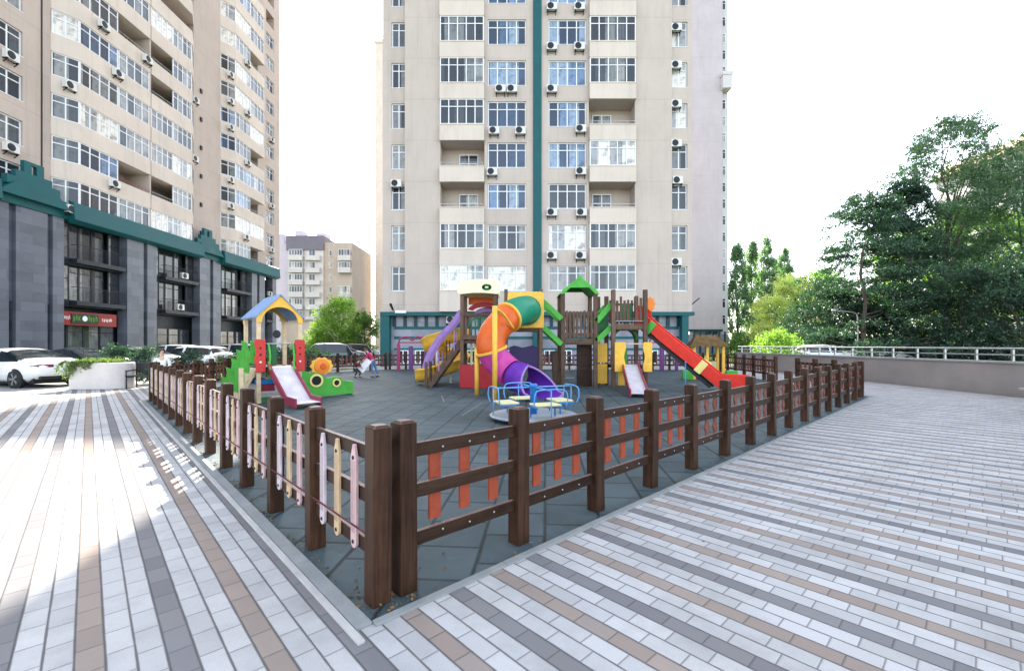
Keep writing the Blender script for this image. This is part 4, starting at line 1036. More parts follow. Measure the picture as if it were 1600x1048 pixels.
for x in (.02, W_ - .02):
    m = MB(); z0, z1 = .84, 1.74
    n = 12; m.prism([(x - .13 + .02 * math.sin(k / n * 4 * math.pi), z0 + (z1 - z0) * k / n) for k in range(n + 1)] + [(x + .13, z1), (x + .13, z0)], -.11, -.07)
    pn = m.build('side_panel', 'red', hs, bevel=.012)
    for z in (1.12, 1.32, 1.5): MB().lathe([(.028, 0), (.028, .006)], 10, Matrix.Translation((x, -.111, z)) @ Matrix.Rotation(R(90), 4, 'X')).build('hole', 'dark_gap' if z > 1.2 else 'board_white', pn)
for x in (.22, W_ - .22): MB().tube(spline([(x, -.1, 1.62), (x + .03, -.14, 1.3), (x, -.2, 1.02), (x, -.34, .92)], 5), .028, 8).build('grip', 'green', hs, True)
MB().tube([(0, -.04, 1.62), (W_, -.04, 1.62)], .022, 8).build('rail', 'galv', hs, True)
for x in (.28, W_ - .30): MB().box(x - .07, x + .07, D_ - .03, D_ + .01, .98, 1.62).build('back_board', 'green_dark', hs, bevel=.01)
chute((W_ / 2, -.05, .98), (W_ / 2 + .12, -1.95, .13), .58, 'steel_bed', 'plum', hs, .13, .62)
MB().box(-.04, W_ * .42, .1, D_ - .1, .5, .62).build('bench', 'blue', hs, bevel=.01); MB().box(-.02, W_ * .42, .14, .18, .3, .5).build('bench_front', 'plum', hs); MB().box(-.02, W_ * .42, D_ - .3, D_ - .26, .62, .8).build('bench_back', 'board_white', hs)
MB().box(.04, .5, -.03, .01, .02, .16).build('foot_board', 'green_dark', hs, bevel=.01)
for y in (.18, 1.12):      # jagged green side boards of the climbing ramp, seen flat on
    n = 5; pts = []
    for k in range(n):
        x = -.04 - .125 * k; z = 1.66 - .25 * k; pts += [(x, z), (x - .13, z + .05), (x - .11, z - .12)]
    low = [(x + .10, max(0, z - .36)) for x, z in reversed(pts)]
    MB().prism(pts + low, y - .03, y + .03).build('ramp_board', 'green', hs)
MB().prism([(0, .95), (-.5, .02), (-.44, .0), (.06, .92)], .22, 1.08).build('ramp', 'timber_pale', hs)
MB().box(-.52, -.42, -.28, -.18, -.02, .98).build('post', 'timber_pale', hs, bevel=.008)
gp = [(W_ + .02, .02), (W_ + 1.78, .02), (W_ + 1.78, .42), (W_ + 1.45, .45), (W_ + 1.38, .56), (W_ + 1.18, .60), (W_ + .95, .55), (W_ + .72, .72), (W_ + .42, .74), (W_ + .25, .82), (W_ + .02, .84)]
g1 = MB().prism(gp, .42, .48).build('play_panel', 'green', hs, bevel=.012)
MB().prism([(W_ + 1.72, .02), (W_ + 1.78, .02), (W_ + 1.78, .42), (W_ + 1.72, .42)], .48, 1.0).build('play_panel', 'green_dark', hs, bevel=.01)
def ringd(x, z, ro, ri, y, parent):
    n = 24; vs = []; fs = []
    for yy, q in ((y, ri), (y, ro), (y - .03, ro), (y - .03, ri)): vs += [(x + q * math.cos(2 * math.pi * k / n), yy, z + q * math.sin(2 * math.pi * k / n)) for k in range(n)]
    for j in range(4): fs += [(j * n + k, j * n + (k + 1) % n, ((j + 1) % 4) * n + (k + 1) % n, ((j + 1) % 4) * n + k) for k in range(n)]
    MB().add(vs, fs).build('window_ring', 'yellow_pale', parent)
    MB().lathe([(ri * .99, 0), (ri * .99, .012)], 20, Matrix.Translation((x, y - .002, z)) @ Matrix.Rotation(R(90), 4, 'X')).build('porthole', 'dark_gap', parent)
ringd(W_ + .62, .50, .20, .145, .418, g1); ringd(W_ + 1.24, .40, .13, .085, .418, g1)
fw = []
for k in range(48):
    a = 2 * math.pi * k / 48; q = .30 + .022 * math.cos(10 * a); fw.append((W_ + .82 + q * math.cos(a) * 1.12, .93 + q * math.sin(a) * .88))
f1 = MB().prism(fw, .50, .54).build('flower', 'yellow', hs, bevel=.01)
MB().lathe([(.235, 0), (.225, .03), (.12, .05)], 20, Matrix.Translation((W_ + .82, .50, .92)) @ Matrix.Rotation(R(90), 4, 'X')).build('flower_centre', 'orange_flower', f1)
MB().lathe([(.10, 0), (.08, .03)], 12, Matrix.Translation((W_ + .84, .45, .92)) @ Matrix.Rotation(R(90), 4, 'X')).build('flower_eye', 'orange', f1)

# ------------------------------------------------------------------ blue merry-go-round
mg = thing('merry_go_round', 'blue merry go round with four pale yellow seats behind the near fence', 'merry-go-round', (.46, 9.6, 0), R(20))
MB().lathe([(.92, .07), (.94, .09), (.94, .105), (.92, .12)], 40).build('platform', 'blue_grey', mg)
MB().lathe([(.075, .12), (.075, .70), (.085, .705), (.085, .74), (.06, .76)], 20).build('column', 'blue', mg, True)
for k in range(4):
    M = Matrix.Rotation(R(90 * k), 4, 'Z')
    def T(*p): return tuple(M @ Vector(p))
    MB().box(.42, .82, -.27, .27, .37, .41, M).build('seat', 'seat_yellow', mg, bevel=.015)
    m = MB(); m.tube([T(*p) for p in spline([(.86, -.34, .36), (.9, -.36, .5), (.9, -.33, .66), (.88, -.2, .71), (.88, .2, .71), (.9, .33, .66), (.9, .36, .5), (.86, .34, .36)], 4)], .013, 8); m.build('back_hoop', 'blue_light', mg, True)
    m = MB(); m.tube([T(.06, 0, .69), T(.88, 0, .69)], .015, 8).tube([T(.9, 0, .69), T(.9, 0, .14)], .012, 8); m.build('handrail', 'blue_light', mg, True)
    m = MB(); m.tube([T(.84, -.27, .35), T(.5, -.27, .35), T(.5, -.27, .13)], .017, 8); m.build('seat_leg', 'blue', mg, True)
    m = MB(); m.tube([T(.84, .27, .35), T(.5, .27, .35), T(.5, .27, .13)], .017, 8); m.build('seat_leg', 'blue', mg, True)

# ------------------------------------------------------------------ yellow playhouse, arch frames, pole
yh = thing('playhouse', 'small yellow playhouse with a brown thatched roof and green benches', 'playhouse', (9.1, 21.0, 0), R(-12))
for x in (-.62, .62):
    for y in (-.55, .55): MB().box(x - .06, x + .06, y - .06, y + .06, -.02, 1.62).build('post', 'yellow', yh, bevel=.01)
MB().box(-.12, .0, -.6, -.5, -.02, 1.6).build('post', 'yellow', yh, bevel=.01)
m = MB(); vs = [(-.82, -.8, 1.52), (.82, -.8, 1.52), (.82, .8, 1.52), (-.82, .8, 1.52), (-.45, -.1, 2.02), (.45, -.1, 2.02), (.45, .1, 2.02), (-.45, .1, 2.02)]
m.add(vs, [(0, 1, 5, 4), (1, 2, 6, 5), (2, 3, 7, 6), (3, 0, 4, 7), (4, 5, 6, 7), (3, 2, 1, 0)])
rq = random.Random(5)
for k in range(420):
    s = rq.choice((0, 1, 2, 3)); f = rq.random(); h = rq.random() ** 1.3
    a, b, c, d = [(0, 1, 5, 4), (1, 2, 6, 5), (2, 3, 7, 6), (3, 0, 4, 7)][s]
    lo = Vector(vs[a]).lerp(Vector(vs[b]), f); hi = Vector(vs[d]).lerp(Vector(vs[c]), f); p = lo.lerp(hi, h); dr = (lo - hi).normalized(); sd = (Vector(vs[b]) - Vector(vs[a])).normalized() * .025
    q = p + dr * .22 + Vector((0, 0, .05)); m.add([p - sd + Vector((0, 0, .02)), p + sd + Vector((0, 0, .02)), q], [(0, 1, 2)])
m.build('roof', 'thatch', yh)
for x in (-1.15, .72): MB().box(x, x + .45, -.75, -.45, 0, .42).build('bench', 'green', yh, bevel=.02)
MB().box(-.6, .6, .5, .56, .3, .8).build('back_panel', 'seat_yellow', yh); MB().box(-.6, .6, -.62, -.56, .1, .34).build('front_board', 'yellow', yh)
for px, lab in ((644, 'pink and violet arched exercise frame left of the climbing frame by the tower'), (1036, 'pink and violet arched exercise frame seen under the long red slide')):
    c = P(px, 560, 27.0); sf = thing('exercise_frame', lab, 'exercise frame', (c.x, 27.0, 0), 0, 'exercise frames by the back fence')
    MB().box(-.92, -.72, -.06, .06, -.02, 1.62).build('post', 'pink', sf, bevel=.02); MB().box(.72, .9, -.06, .06, -.02, 1.62).build('post', 'violet', sf, bevel=.02); MB().box(-.2, .05, -.06, .06, -.02, 1.5).build('post', 'violet', sf, bevel=.02)
    m = MB(); m.tube(spline([(-.85, 0, 1.6), (-.7, 0, 1.95), (-.3, 0, 2.05), (0, 0, 1.85), (.3, 0, 2.05), (.7, 0, 1.95), (.85, 0, 1.6)], 6), .05, 8); m.build('arch', 'pink', sf, True)
    m = MB(); m.tube([(-.85, 0, 1.72), (.85, 0, 1.72)], .04, 8); m.build('crossbar', 'red', sf, True)
bp = P(1071, 625, 12.9)
tag(MB().cyl((0, 0, -.02), (0, 0, 1.08), .016, n=12).lathe([(.024, 1.06), (.024, 1.09), (.012, 1.11)], 12).lathe([(.06, 0), (.1, .012), (.04, .03)], 14).build('pole', 'blue', None, True), 'thin blue pole standing on the rubber tiles under the long red slide', 'pole').location = (bp.x, bp.y, 0)
# ------------------------------------------------------------------ cars
def lerp_tab(tab, x):
    for (a, u), (b, v) in zip(tab[:-1], tab[1:]):
        if x <= b:
            f = (x - a) / (b - a); f = f * f * (3 - 2 * f) * .5 + f * .5
            return u + (v - u) * f
    return tab[-1][1]
def car(label, loc, rz, paint, L_=4.75, W=1.84, H=1.45, kind='sedan', spokes=False):
    t = thing('parked_car', label, 'car', loc, rz, 'cars parked beyond the pavement' if loc[0] < 0 else 'cars parked beyond the wall')
    if kind == 'sedan':
        top = [(0, .90), (.03, .99), (.10, 1.05), (.16, 1.10), (.25, .85 * H), (.36, .955 * H), (.48, H), (.57, .975 * H), (.65, .86 * H), (.735, 1.0), (.78, .96), (.93, .80), (.985, .68), (1, .60)]
        belt = [(0, .82), (.05, .93), (.2, .98), (.5, .95), (.75, .93), (.93, .76), (1, .56)]; cab = (.135, .735)
        rear_g, front_g = (.16, .37), (.59, .725)
    else:
        top = [(0, 1.0), (.02, 1.1), (.10, .95 * H), (.2, .99 * H), (.4, H), (.58, .97 * H), (.73, 1.08), (.78, 1.04), (.94, .92), (.985, .78), (1, .64)]
        belt = [(0, .95), (.05, 1.02), (.3, 1.04), (.5, 1.02), (.75, 1.0), (.94, .88), (1, .6)]; cab = (.02, .735)
        rear_g, front_g = (.025, .10), (.59, .725)
    plan = [(0, .74), (.03, .88), (.1, .97), (.3, 1), (.7, 1), (.9, .95), (.97, .84), (1, .70)]
    sill = [(0, .42), (.05, .32), (.12, .22), (.88, .22), (.95, .28), (1, .36)]
    NS = 56; st = []
    for i in range(NS + 1):
        f = i / NS; w = W / 2 * lerp_tab(plan, f); tz = lerp_tab(top, f); bz = min(lerp_tab(belt, f), tz - .03); sz = lerp_tab(sill, f)
        ch = max(0, min(1, (tz - bz) / .42)); tw = w * (.96 - .24 * ch)
        x = (f - .5) * L_
        st.append([(x, 0, sz), (x, w * .82, sz), (x, w * .97, sz + .12), (x, w, (sz + bz) / 2 + .05), (x, w * .985, bz - .06), (x, w * .955, bz), (x, tw + .015, tz - .075), (x, tw * .86, tz - .012), (x, 0, tz + .018)])
    body = MB(); glass_ = MB(); K = len(st[0])
    for s in (1, -1):
        for i in range(NS):
            f0, f1 = i / NS, (i + 1) / NS
            for k in range(K - 1):
                q = [st[i][k], st[i + 1][k], st[i + 1][k + 1], st[i][k + 1]]; q = [(a, b * s, c) for a, b, c in q]
                if s < 0: q = q[::-1]
                isg = False
                if k == 5 and cab[0] + .04 < f0 and f1 < cab[1] - .03:
                    isg = not (.425 < f0 < .448)
                if k in (7,) and (rear_g[0] < f0 and f1 < rear_g[1] or front_g[0] < f0 and f1 < front_g[1]): isg = True
                if k == 6 and (rear_g[0] < f0 and f1 < rear_g[1] or front_g[0] < f0 and f1 < front_g[1]): isg = True
                (glass_ if isg else body).add(q, [(0, 1, 2, 3)])
        for i in (0, NS):
            q = [(a, b * s, c) for a, b, c in st[i]]; body.add(q, [tuple(range(K))])
    def weld(o):
        import bmesh
        bm = bmesh.new(); bm.from_mesh(o.data); bmesh.ops.remove_doubles(bm, verts=bm.verts, dist=.0005); bmesh.ops.recalc_face_normals(bm, faces=bm.faces); bm.to_mesh(o.data); bm.free()
    b = body.build('body', paint, t, True); weld(b)
    g = glass_.build('window_glass', 'car_glass', t, True); weld(g)
    und = MB(); und.box(-L_ * .45, L_ * .45, -W * .40, W * .40, .16, .45); und.build('underbody', 'dark_gap', t)
    for x in (-L_ * .31, L_ * .32):
        for s in (1, -1):
            y = s * (W / 2 - .02)
            RM = Matrix.Translation((x, y + s * .008, .335)) @ Matrix.Rotation(R(-90 * s), 4, 'X')
            MB().lathe([(.385, -.1), (.385, .0)], 28, RM).build('wheel_arch', 'dark_gap', b)
            wm = MB().lathe([(.30, -.2), (.33, -.18), (.335, -.02), (.32, .02), (.25, .022)], 28, RM).build('wheel', 'tyre', t, True)
            m = MB()
            for k in range(5 if spokes else 7):
                a = 2 * math.pi * k / (5 if spokes else 7)
                for da in (-.14, .14):
                    m.bar(RM @ Vector((.03 * math.cos(a), .03 * math.sin(a), .03)), RM @ Vector((.235 * math.cos(a + da), .235 * math.sin(a + da), .03)), .035, .02, up=(0, 1, 0))
            m.lathe([(.055, .02), (.05, .045)], 10, RM)
            ri = m.build('rim', 'rim', wm); MB().lathe([(.245, .01), (.245, .024)], 24, RM).build('brake_disc', 'dark_gap', wm)
    bz = lerp_tab(belt, .04)
    for s in (1, -1):
        MB().add([(-L_ * .5 - .004 + .30, s * W * .47, bz - .1), (-L_ * .5 + .02, s * W * .36, bz - .17), (-L_ * .5 - .012, s * W * .16, bz - .14), (-L_ * .5 - .012, s * W * .16, bz - .05), (-L_ * .5 + .02, s * W * .38, bz - .04),
                  (-L_ * .5 + .06, s * W * .40, bz - .1)], [(0, 1, 5), (1, 2, 3, 4, 5), (0, 5, 4)]).build('tail_light', 'tail_red', t, solid=.02)
        MB().lathe([(.001, 0), (.09, .005), (.10, .03)], 14, Matrix.Translation((L_ * .5 - .14, s * W * .33, .66)) @ Matrix.Rotation(R(90), 4, 'Y') @ Matrix.Diagonal((.7, 1.8, 1, 1))).build('headlight', 'lamp_clear', t, True)
        MB().box(L_ * .155, L_ * .20, s * (W / 2 - .02), s * (W / 2 + .16), .96, 1.1).build('mirror', paint, t, bevel=.03)
        for xh in (-.08, .13): MB().box(L_ * xh - .1, L_ * xh + .1, s * W * .495, s * (W * .495 + .02), .83, .86).build('door_handle', paint, t)
    MB().box(-L_ * .5 - .015, -L_ * .5 + .03, -.26, .26, .62, .73).build('number_plate', 'board_white', t)
    MB().box(-L_ * .5 - .01, -L_ * .5 + .2, -W * .36, W * .36, .34, .44).build('bumper_insert', 'black_metal', t, bevel=.02)
    return t
car('white fastback saloon parked at the left edge beside the planter', (-19.5, 17.7, -.012), R(166), 'paint_white', 4.85, 1.87, 1.47, spokes=True)
car('dark saloon parked behind the white planter', (-20.6, 21.2, -.012), R(168), 'paint_dark', 4.7, 1.82, 1.46)
car('silver saloon with bright roof behind the bench', (-20.2, 24.2, -.012), R(165), 'paint_silver', 4.6, 1.8, 1.46)
car('white hatchback parked behind the left end of the fence', (-18.6, 26.0, -.012), R(172), 'paint_white', 4.4, 1.82, 1.52, 'suv')
car('silver estate car behind the white hatchback', (-20.3, 32.6, -.012), R(176), 'paint_silver', 4.75, 1.85, 1.66, 'suv')
car('white van like car in the far row by the dark shop windows', (-25.5, 33.5, -.012), R(175), 'paint_white', 4.4, 1.8, 1.6, 'suv')
car('dark green off road car seen between the toddler slide and the tree', (-15.2, 35.6, -.012), R(205), 'paint_green', 4.7, 1.9, 1.72, 'suv')
car('grey saloon in the row behind the fence, second from the dark green car', (-15.4, 39.5, -.012), R(205), 'paint_silver', 4.6, 1.85, 1.5)
car('black off road car parked near the young tree', (-16.0, 43.2, -.012), R(205), 'paint_dark', 4.7, 1.9, 1.7, 'suv')
car('white saloon under the young tree', (-16.4, 47.2, -.012), R(205), 'paint_white', 4.6, 1.8, 1.5)
car('white car parked beyond the railing, left one of the two', (23.4, 33.6, -.012), R(10), 'paint_white', 4.5, 1.8, 1.6, 'suv')
car('white saloon parked beyond the railing beside the street lamp', (28.3, 34.6, -.012), R(5), 'paint_white', 4.7, 1.8, 1.5)

# ------------------------------------------------------------------ planter, bench, sign, lamp
pt = thing('planter', 'long white concrete planter with a rounded end at the edge of the pavement', 'planter', (-14.83, 16.4, 0), R(4))
def stadium(x0, x1, y0, y1, r, n=10):
    p = [(x0, y0)]; p += [(x1 - r + r * math.sin(a), y0 + r - r * math.cos(a)) for a in [math.pi / 2 * k / n for k in range(n + 1)]]
    p += [(x1 - r + r * math.cos(a), y1 - r + r * math.sin(a)) for a in [math.pi / 2 * k / n for k in range(n + 1)]]; return p + [(x0, y1)]
MB().prism(stadium(-.85, .85, -.55, .55, .54), 0, .94, 'Z').build('box', 'planter_white', pt, bevel=.03)
MB().prism(stadium(-.76, .76, -.45, .45, .44), .93, .955, 'Z').build('soil', 'bark', pt)
bn = thing('park_bench', 'black metal and wood bench beside the white planter', 'bench', (-13.42, 16.5, 0), R(4))
for k in range(3): MB().box(-.62, .62, -.24 + .16 * k, -.10 + .16 * k, .43, .465).build('seat_slat', 'bench_black', bn, bevel=.006)
for k in range(3): MB().box(-.62, .62, .26 + .015 * k, .29 + .015 * k, .56 + .13 * k, .67 + .13 * k).build('back_slat', 'bench_black', bn, bevel=.006)
for x in (-.56, .56):
    MB().tube([(x, -.24, 0), (x, -.24, .41), (x, .22, .41), (x, .26, 0)], .022, 8).build('leg', 'black_metal', bn); MB().tube([(x, .22, .41), (x, .30, .95)], .02, 8).build('back_post', 'black_metal', bn)
    MB().tube([(x, -.24, .41), (x, -.26, .64), (x, .24, .66)], .02, 8).build('armrest', 'black_metal', bn, True)
q = P(433, 522, 33)
sg = thing('road_sign', 'round dark backed road sign on a thin pole beyond the toddler slide', 'road sign', (q.x, 33, 0))
MB().cyl((0, 0, -.02), (0, 0, 2.75), .035, n=10).build('pole', 'galv', sg, True); MB().lathe([(.3, 0), (.3, .02), (.05, .03)], 24, Matrix.Translation((0, -.04, 2.36)) @ Matrix.Rotation(R(90), 4, 'X')).build('plate', 'black_metal', sg)
q = P(1340, 545, 36)
sl = thing('street_lamp', 'pale street lamp with a curved arm in front of the dark trees', 'street lamp', (q.x, 36, 0))
MB().tube(spline([(0, 0, 0), (0, 0, 2), (0, 0, 3.5), (-.12, 0, 4.05), (-.6, 0, 4.2), (-1.7, 0, 4.3)], 6), .055, 8).build('pole', 'galv', sl, True); MB().lathe([(.03, 0), (.11, .06), (.13, .4), (.04, .5)], 10, Matrix.Translation((-2.1, 0, 4.32)) @ Matrix.Rotation(R(90), 4, 'Y')).build('lamp_head', 'galv', sl, True)

# ------------------------------------------------------------------ people
def skin_mesh(name, chains, mat, parent, sub=2):
    """chains: lists of (point, radius); later chains start at an index of the first"""
    vs = []; es = []; rad = []; key = {}
    for ch in chains:
        prev = None
        for p, r in ch:
            k = tuple(round(c, 4) for c in p)
            if k not in key: key[k] = len(vs); vs.append(p); rad.append(r)
            if prev is not None: es.append((prev, key[k]))
            prev = key[k]
    me = bpy.data.meshes.new(name); me.from_pydata(vs, es, []); me.materials.append(MATS[mat])
    o = bpy.data.objects.new(name, me); COL.objects.link(o); o.parent = parent
    o.modifiers.new('skin', 'SKIN')
    for i, r in enumerate(rad):
        s = me.skin_vertices[0].data[i]; s.radius = (r, r) if not isinstance(r, tuple) else r; s.use_root = (i == 0)
    sb = o.modifiers.new('sub', 'SUBSURF'); sb.levels = sub; sb.render_levels = sub
    md = o.modifiers[0]; md.use_smooth_shade = True
    return o
def hand(root, d, side, s=1.0):
    """palm and five short finger chains; d = direction of the fingers, side = direction of the thumb"""
    d, side = Vector(d).normalized(), Vector(side).normalized(); r0 = Vector(root); pl = r0 + d * .06 * s; ch = []
    up = d.cross(side)
    for k, ln in enumerate((.062, .07, .066, .05)):
        b = pl + side * (.028 - .018 * k) * s; e = b + d * ln * .55 * s - up * .008 * s
        ch.append([(tuple(r0), .02 * s), (tuple(pl), .024 * s), (tuple(b), .010 * s), (tuple(e), .009 * s), (tuple(e + d * ln * .45 * s - up * .02 * s), .007 * s)])
    tb = r0 + d * .025 * s + side * .03 * s
    ch.append([(tuple(r0), .02 * s), (tuple(tb), .012 * s), (tuple(tb + d * .03 * s + side * .022 * s), .009 * s)])
    return ch
def person(label, loc, rz, J, shirt, trousers, s=1.0, hair_len=.0):
    t = thing('person', label, 'person', loc, rz)
    S = lambda p: tuple(c * s for c in p)
    pel, ch_, nk, hd = S(J['pelvis']), S(J['chest']), S(J['neck']), S(J['head'])
    hdv = Vector(hd); up = (hdv - Vector(nk)).normalized(); fw = Vector(J.get('face', (0, -1, 0)))
    chains = [[(pel, .10 * s), (ch_, .12 * s), (nk, .055 * s), (tuple(hdv - up * .06 * s), .062 * s), (tuple(hdv), .092 * s), (tuple(hdv + up * .075 * s), .07 * s)], [(tuple(hdv), .092 * s), (tuple(hdv + fw * .098 * s - up * .02 * s), .014 * s)]]
    sh = []; tr = []
    for sd in ('L', 'R'):
        a = [S(p) for p in J['arm' + sd]]; l = [S(p) for p in J['leg' + sd]]
        chains.append([(ch_, .12 * s), (a[0], .052 * s), (a[1], .038 * s), (a[2], .026 * s)])
        d = Vector(a[2]) - Vector(a[1]); chains += hand(a[2], d, Vector((0, 0, 1)).cross(d) * (1 if sd == 'L' else -1) + Vector((0, 0, .001)), s)
        chains.append([(pel, .10 * s), (l[0], .075 * s), (l[1], .05 * s), (l[2], .034 * s), (l[3], .03 * s)])
        mid = Vector(a[1]).lerp(Vector(a[2]), .55)
        sh.append([(ch_, .135 * s), (a[0], .066 * s), (a[1], .05 * s), (tuple(mid), .042 * s)])
        tr.append([(pel, .118 * s), (l[0], .092 * s), (l[1], .066 * s), (tuple(Vector(l[1]).lerp(Vector(l[2]), .9)), .05 * s)])
        m = MB(); f = Vector(l[3]); an = Vector(l[2]); dd = (f - an); dd.z = 0; dd = dd.normalized() if dd.length > 1e-4 else Vector((0, -1, 0))
        m.tube([an - dd * .03 * s + Vector((0, 0, -.03 * s)), an + dd * .06 * s + Vector((0, 0, -.045 * s)), an + dd * .16 * s + Vector((0, 0, -.06 * s))], [.042 * s, .045 * s, .03 * s], 10); m.build('shoe', 'shoe', t, True)
    b = skin_mesh('body', chains, 'skin', t)
    sh = [[(tuple(Vector(pel) + Vector((0, 0, .02 * s))), .118 * s), (ch_, .135 * s), (tuple(Vector(ch_).lerp(Vector(nk), .7)), .075 * s)]] + sh
    skin_mesh('shirt', sh, shirt, t); skin_mesh('trousers', [[(pel, .118 * s), (tuple(Vector(pel) + (Vector(ch_) - Vector(pel)) * .2), .115 * s)]] + tr, trousers, t)
    m = MB(); n = 14; vs = []; fs = []
    # hair cap over the top and back of the head
    sdv = up.cross(fw).normalized()
    for i in range(8):
        th = math.pi * .62 * i / 7
        for k in range(n):
            ph = 2 * math.pi * k / n; front = max(0, math.cos(ph)); rr = math.sin(th * (1 - .42 * front)); hh = math.cos(th * (1 - .42 * front))
            p = hdv + up * .02 * s + (fw * math.cos(ph) * rr * .100 + sdv * math.sin(ph) * rr * .098 + up * hh * .118) * s
            if i == 7 and front < .2: p -= up * hair_len * s
            vs.append(p)
    for i in range(7): fs += [(i * n + k, i * n + (k + 1) % n, (i + 1) * n + (k + 1) % n, (i + 1) * n + k) for k in range(n)]
    m.add(vs, fs); m.build('hair', 'hair', t, True, solid=.012)
    for e in (-1, 1): MB().lathe([(.001, 0), (.011 * s, .003), (.009 * s, .008)], 8, Matrix.Translation(hdv + fw * .088 * s + sdv * e * .034 * s + up * .012 * s) @ fw.to_track_quat('Z', 'Y').to_matrix().to_4x4()).build('eye', 'dark_gap', t)
    MB().bar(hdv + fw * .092 * s - up * .05 * s - sdv * .02 * s, hdv + fw * .092 * s - up * .05 * s + sdv * .02 * s, .008 * s, .008 * s).build('mouth', 'maroon', t)
    return t
# seated on the right end of the bench, turned three quarters away
sit = dict(pelvis=(0, 0, .58), chest=(0, .05, .98), neck=(0, .06, 1.16), head=(.0, .03, 1.33), face=(.5, -.86, 0),
           armL=[(.18, .05, 1.08), (.24, -.02, .82), (.14, -.22, .72)], armR=[(-.18, .05, 1.08), (-.25, .0, .82), (-.14, -.22, .72)],
           legL=[(.09, -.05, .56), (.11, -.45, .54), (.11, -.47, .10), (.11, -.60, .04)], legR=[(-.09, -.05, .56), (-.11, -.45, .54), (-.11, -.47, .10), (-.11, -.60, .04)])
person('person in a pale top with short brown hair sitting at the end of the fence', (-12.78, 16.35, 0), R(30), sit, 'shirt_pale', 'dark_cloth')
bend = dict(pelvis=(0, 0, .88), chest=(-.16, -.04, 1.24), neck=(-.27, -.06, 1.38), head=(-.36, -.08, 1.5), face=(-.93, -.2, -.3),
            armL=[(-.2, -.2, 1.3), (-.34, -.24, 1.08), (-.5, -.18, .94)], armR=[(-.16, .14, 1.3), (-.34, .18, 1.08), (-.5, .1, .94)],
            legL=[(0, -.09, .86), (-.03, -.12, .48), (.06, -.13, .09), (-.08, -.14, .04)], legR=[(0, .09, .86), (.12, .12, .48), (.26, .12, .09), (.12, .14, .04)])
q = P(579, 589, 22)
person('child in a crimson top and blue jeans bending over a white board', (q.x + .12, 22, 0), R(0), bend, 'crimson', 'denim', .88)
crouch = dict(pelvis=(0, 0, .62), chest=(.12, -.02, .92), neck=(.2, -.03, 1.03), head=(.27, -.03, 1.15), face=(.9, -.3, -.3),
              armL=[(.12, -.17, .98), (.28, -.18, .78), (.42, -.12, .66)], armR=[(.14, .15, .98), (.3, .16, .78), (.42, .1, .66)],
              legL=[(0, -.09, .6), (.16, -.12, .36), (-.02, -.12, .09), (.1, -.12, .04)], legR=[(0, .09, .6), (.3, .12, .36), (.24, .12, .09), (.36, .12, .04)])
person('small child in a maroon jacket crouching beside the white board', (P(555, 589, 21.6).x, 21.6, 0), R(0), crouch, 'maroon', 'dark_cloth', .72)
bb = tag(MB().bar(P(563, 580, 21.75), P(577, 562, 21.9), .34, .05, up=(0, -1, .3)).build('board', 'board_white', None, bevel=.01), 'white tilted board between the two children', 'board')

# ------------------------------------------------------------------ vegetation
def leaves(pts, size, name, mat, parent, asp=.55, rng=None, drop=.0):
    """one small folded leaf cluster per point"""
    rng = rng or np.random.default_rng(1)
    n = len(pts); a = rng.normal(size=(n, 3)); a[:, 2] -= drop; a /= np.linalg.norm(a, axis=1)[:, None]
    b = rng.normal(size=(n, 3)); b -= a * (a * b).sum(1)[:, None]; b /= np.linalg.norm(b, axis=1)[:, None]
    c = np.cross(a, b)
    s = size * rng.uniform(.55, 1.35, n)[:, None]
    v = np.empty((n, 6, 3))
    v[:, 0] = pts - a * s * .5; v[:, 3] = pts + a * s * .5
    v[:, 1] = pts - a * s * .15 + b * s * asp * .5 + c * s * .12; v[:, 2] = pts + a * s * .2 + b * s * asp * .42 + c * s * .1
    v[:, 4] = pts + a * s * .2 - b * s * asp * .42 + c * s * .1; v[:, 5] = pts - a * s * .15 - b * s * asp * .5 + c * s * .12
    me = bpy.data.meshes.new(name); me.vertices.add(n * 6); me.vertices.foreach_set('co', v.reshape(-1).astype(np.float32))
    me.loops.add(n * 8); me.polygons.add(n * 2)
    base = np.arange(n)[:, None] * 6; li = np.concatenate([base + np.array([0, 1, 2, 3]), base + np.array([0, 3, 4, 5])], 1)
    me.loops.foreach_set('vertex_index', li.reshape(-1).astype(np.int32)); me.polygons.foreach_set('loop_start', (np.arange(n * 2) * 4).astype(np.int32))
    me.materials.append(MATS[mat]); me.update(calc_edges=True); me.validate()
    return link(me, name, parent)
